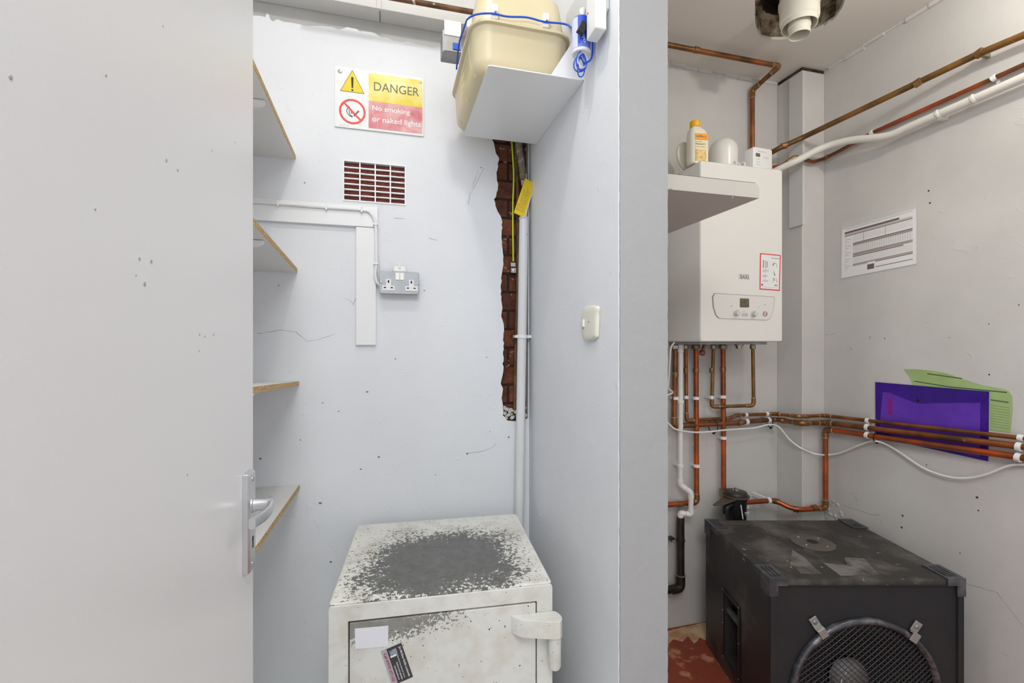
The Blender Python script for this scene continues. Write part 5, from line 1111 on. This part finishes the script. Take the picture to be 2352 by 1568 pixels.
# left side with handle recess
nL = MSP.to_3x3() @ Vector((-1, 0, 0)); pL = MSP @ Vector((-hw, 0, 0))
def lp(px, py): v = inv @ onP(px, py, pL, nL); return (-v.y, v.z)   # frame for left side: x=-y
Ml = frm((-hw, 0, 0), (0, -1, 0), (0, 0, 1))
a0_, a1_ = lp(1664, 1358), lp(1697, 1397); zlo = lp(1665, 1506)[1]; zhi = (a0_[1] + a1_[1]) / 2
hx0, hx1 = a0_[0], a1_[0]
bm = B(); plate(bm, [(-hd, .004), (hd, .004), (hd, H - .004), (-hd, H - .004)], [[(hx0, zlo), (hx1, zlo), (hx1, zhi), (hx0, zhi)]], Ml, -.018, 0)
obj('side_panel', bm, CABS, t, local=True, smooth=False)
bm = B(); box(bm, -hw + .0185, -hd + .0, H - .020, hw - .001, hd - .001, H - .004); box(bm, -hw + .0185, -hd, 0.0, hw - .001, hd, .018); box(bm, -hw + .0185, hd - .018, .018, hw - .001, hd - .001, H - .02); box(bm, hw - .019, -hd, .018, hw - .0005, hd - .018, H - .02)
box(bm, -hw + .0002, -hd, .004, -hw + .0185, -hd + .0, H - .004) if False else None
obj('carcass', bm, CAB, t, local=True, smooth=False)
bm = B(); loft(bm, [[Vector((x, y, z)) for x, y in rr(2 * hw - i, 2 * hd - i, .012, 4)] for z, i in ((H - .0202, -.001), (H - .006, -.002), (H - .001, .002), (H, .008))]); obj('top_panel', bm, CABT, t, local=True)
# raised rail round the front
bm = B(); plate(bm, [(-hw, .0), (hw, .0), (hw, H - .021), (-hw, H - .021)], [[(-hw + .0205, .0185), (hw - .0205, .0185), (hw - .0205, H - .0225), (-hw + .0205, H - .0225)]], Mf, -.004, .003); obj('front_edging', bm, CAB, t, local=True, smooth=False, bevel=.002)
# handle
bm = B(); e = .013; plate(bm, [(hx0 - e, zlo - e), (hx1 + e, zlo - e), (hx1 + e, zhi + e), (hx0 - e, zhi + e)], [[(hx0 + .002, zlo + .002), (hx1 - .002, zlo + .002), (hx1 - .002, zhi - .002), (hx0 + .002, zhi - .002)]], Ml, .0002, .005)
hd_ = obj('handle_frame', bm, BLACK, t, local=True, smooth=False, bevel=.0015)
for x_, y_ in ((hx0 - e / 2, zhi + e / 2), (hx1 + e / 2, zhi + e / 2), (hx0 - e / 2, zlo - e / 2), (hx1 + e / 2, zlo - e / 2), (hx0 - e / 2, (zlo + zhi) / 2), (hx1 + e / 2, (zlo + zhi) / 2), (hx0 - e / 2, zlo * .3 + zhi * .7)): obj('rivet', lathe(B(), Ml @ Vector((x_, y_, .005)), (-1, 0, 0), [(.003, 0), (.0025, .001)], 8), CHROME, hd_, local=True)
bm = B(); cup = [[Ml @ Vector((x, y, z)) for x, y in ((hx0 + i, zlo + i), (hx1 - i, zlo + i), (hx1 - i, zhi - i), (hx0 + i, zhi - i))] for z, i in ((-.0002, .002), (-.06, .012), (-.075, .03))]
R0_ = [[bm.verts.new(p) for p in r] for r in cup]
for a_, z_ in zip(R0_, R0_[1:]):
    for j in range(4): bm.faces.new((a_[j], a_[(j + 1) % 4], z_[(j + 1) % 4], z_[j]))
bm.faces.new(R0_[-1]); obj('handle_cup', bm, DARK, hd_, local=True, smooth=False)
zb_ = lp(1684, 1424)[1]; bm = B(); cyl(bm, Ml @ Vector((hx0 + .0065, zb_, -.018)), Ml @ Vector((hx1 - .0065, zb_, -.018)), .015, n=16); obj('handle_bar', bm, M_('handle_rubber', (70, 70, 72), 0.5), hd_, local=True)
# corner protectors
for sx_ in (-1, 1):
    for sy_ in (-1, 1):
        bm = B(); L1, L2, th = .095, .075, .005
        x_, y_ = sx_ * hw, sy_ * hd
        def q3(a, b_, c_, d_, z0_, z1_): box(bm, min(a, c_), min(b_, d_), z0_, max(a, c_), max(b_, d_), z1_)
        q3(x_ + sx_ * th, y_ + sy_ * th, x_ - sx_ * .060, y_ - sy_ * .10, H + .0002, H + .005)
        q3(x_ + sx_ * th, y_ + sy_ * th, x_ + sx_ * .0012, y_ - sy_ * .055, H - .060, H + .0002)
        q3(x_ + sx_ * .0012, y_ + sy_ * th, x_ - sx_ * .060, y_ + sy_ * .0036, H - .022, H + .0002)
        q3(x_ + sx_ * .0012, y_ + sy_ * th, x_ - sx_ * .026, y_ + sy_ * .0036, H - .060, H - .022)
        for k in range(3): q3(x_ - sx_ * (.012 + k * .014), y_ - sy_ * .014, x_ - sx_ * (.018 + k * .014), y_ - sy_ * .085, H + .005, H + .008)
        obj('corner_protector', bm, CORN, t, local=True, bevel=.0025)
# pole mount in the top
pt = inv @ onZ(1866, 1246, SPZ); bm = B(); n_ = 40
def rgz(r, z): return [Vector((pt.x + r * math.cos(2 * math.pi * k / n_), pt.y + r * math.sin(2 * math.pi * k / n_), H + z)) for k in range(n_)]
loft(bm, [rgz(.082, .0005), rgz(.082, .003), rgz(.078, .005), rgz(.022, .0055), rgz(.020, .003)]); pm = obj('pole_mount', bm, M_('mount_steel', (104, 100, 94), 0.5, 0.4, mott=(20, (110, 104, 96), 0.45, 0.65)), t, local=True)
bm = B(); loft(bm, [rgz(.0205, .0056), rgz(.0205, .0060)]); obj('pole_socket', bm, DARK, pm, local=True)
for k in range(4): a = .6 + k * math.pi / 2; obj('mount_screw', lathe(B(), Vector((pt.x + .055 * math.cos(a), pt.y + .055 * math.sin(a), H + .0052)), (0, 0, 1), [(.005, 0), (.004, .0015)], 10), CHROME, pm, local=True)
# tape residue marks on the top
bm = B()
for l in ([(1820, 1262), (1850, 1282), (1888, 1318), (1840, 1317), (1815, 1295)], [(1940, 1280), (1985, 1282), (2020, 1320), (1930, 1322), (1912, 1308), (1890, 1292), (1945, 1298)]):
    pp_ = [inv @ onZ(x, y, SPZ) for x, y in l]; loft(bm, [[Vector((p.x, p.y, H + .0002)) for p in pp_], [Vector((p.x, p.y, H + .0006)) for p in pp_]])
obj('tape_residue', bm, M_('residue', (124, 120, 114), 0.4, mott=(18, (60, 58, 56), 0.4, 0.6)), t, local=True, smooth=False)
# driver: rim, grille, cone, dust cap
Fp = lambda x, z, o=0: Vector((x, -hd - o, z))
bm = B(); rings = []
for k in range(96):
    a = 2 * math.pi * k / 96; d_ = Vector((math.cos(a), 0, math.sin(a))); c0 = Fp(fc.x, fc.z, .004) + d_ * (R_ - .012)
    rings.append([c0 + d_ * (.012 * math.cos(b_)) + Vector((0, -1, 0)) * (.014 * math.sin(b_)) for b_ in [j * math.pi / 6 for j in range(12)]])
loft(bm, rings, closed=True); obj('grille_rim', bm, RIM, t, local=True)
bm = B(); Rm = R_ - .020; pitch = .0148
for fam, ang in ((0, math.radians(38)), (1, math.radians(-42))):
    d_ = Vector((math.cos(ang), math.sin(ang))); n2 = Vector((-d_.y, d_.x))
    for k in range(-18, 19):
        o_ = k * pitch
        if abs(o_) >= Rm: continue
        h_ = math.sqrt(Rm * Rm - o_ * o_)
        def dome(s_): 
            p = n2 * o_ + d_ * s_; return Fp(fc.x + p.x, fc.z + p.y, .004 + .012 * (1 - p.length_squared / (Rm * Rm)) + fam * .0016)
        pts_ = [dome(-h_ + 2 * h_ * j / 12) for j in range(13)]
        tube(bm, pts_, .0015, 5)
obj('grille', bm, GRIL, t, local=True)
bm = B(); rings = []
for r, o in ((R_ * .925, .004), (R_ * .90, -.004), (R_ * .86, .004), (R_ * .80, .004), (R_ * .76, -.004), (R_ * .45, -.055), (R_ * .25, -.085)): rings.append([Fp(fc.x + r * math.cos(2 * math.pi * k / 64), fc.z + r * math.sin(2 * math.pi * k / 64), o - .010) for k in range(64)])
loft(bm, rings, cap=False); obj('speaker_cone', bm, CONE, t, local=True)
bm = B(); rings = []
dc = .070
for k in range(8): a = math.radians(k * 12.5); rings.append([Fp(fc.x + dc * math.cos(a) * math.cos(2 * math.pi * j / 32), fc.z + dc * math.cos(a) * math.sin(2 * math.pi * j / 32), -.080 + .045 * math.sin(a)) for j in range(32)])
loft(bm, rings, cap=False); bm.faces.new(list(bm.verts)[-32:]); dcp = obj('dust_cap', bm, DUST, t, local=True)
bm = B(); tube(bm, [Fp(fc.x - .04, fc.z + .05, -.03), Fp(fc.x - .055, fc.z + .03, -.03), Fp(fc.x - .062, fc.z - .005, -.034)], .0016, 6); obj('loose_thread', bm, WPLAS, dcp, local=True)
for (px, py, a) in ((1876, 1436, 32), (2098, 1446, -34)):
    p = inv @ onP(px, py, pF, nF); Mk2 = Mf @ T((p.x, p.z, 0)) @ Matrix.Rotation(math.radians(a), 4, 'Z')
    bm = B(); box(bm, -.014, -.004, .0002, .014, .034, .004, Mk2); box(bm, -.014, -.010, .004, .014, -.002, .020, Mk2); box(bm, -.014, -.036, .018, .014, -.004, .0215, Mk2)
    cl_ = obj('grille_clamp', bm, CLAMP, t, local=True, bevel=.001)
    bm = B(); lathe(bm, Mk2 @ Vector((0, .016, .004)), Mk2.to_3x3() @ Vector((0, 0, 1)), [(.0085, 0), (.0085, .002), (.005, .0045)], 14); box(bm, -.001, -.006, .0045, .001, .006, .0062, Mk2 @ T((0, .016, 0)) @ Matrix.Rotation(.6, 4, 'Z')); obj('clamp_screw', bm, STEEL, cl_, local=True)
bpy.context.view_layer.update()
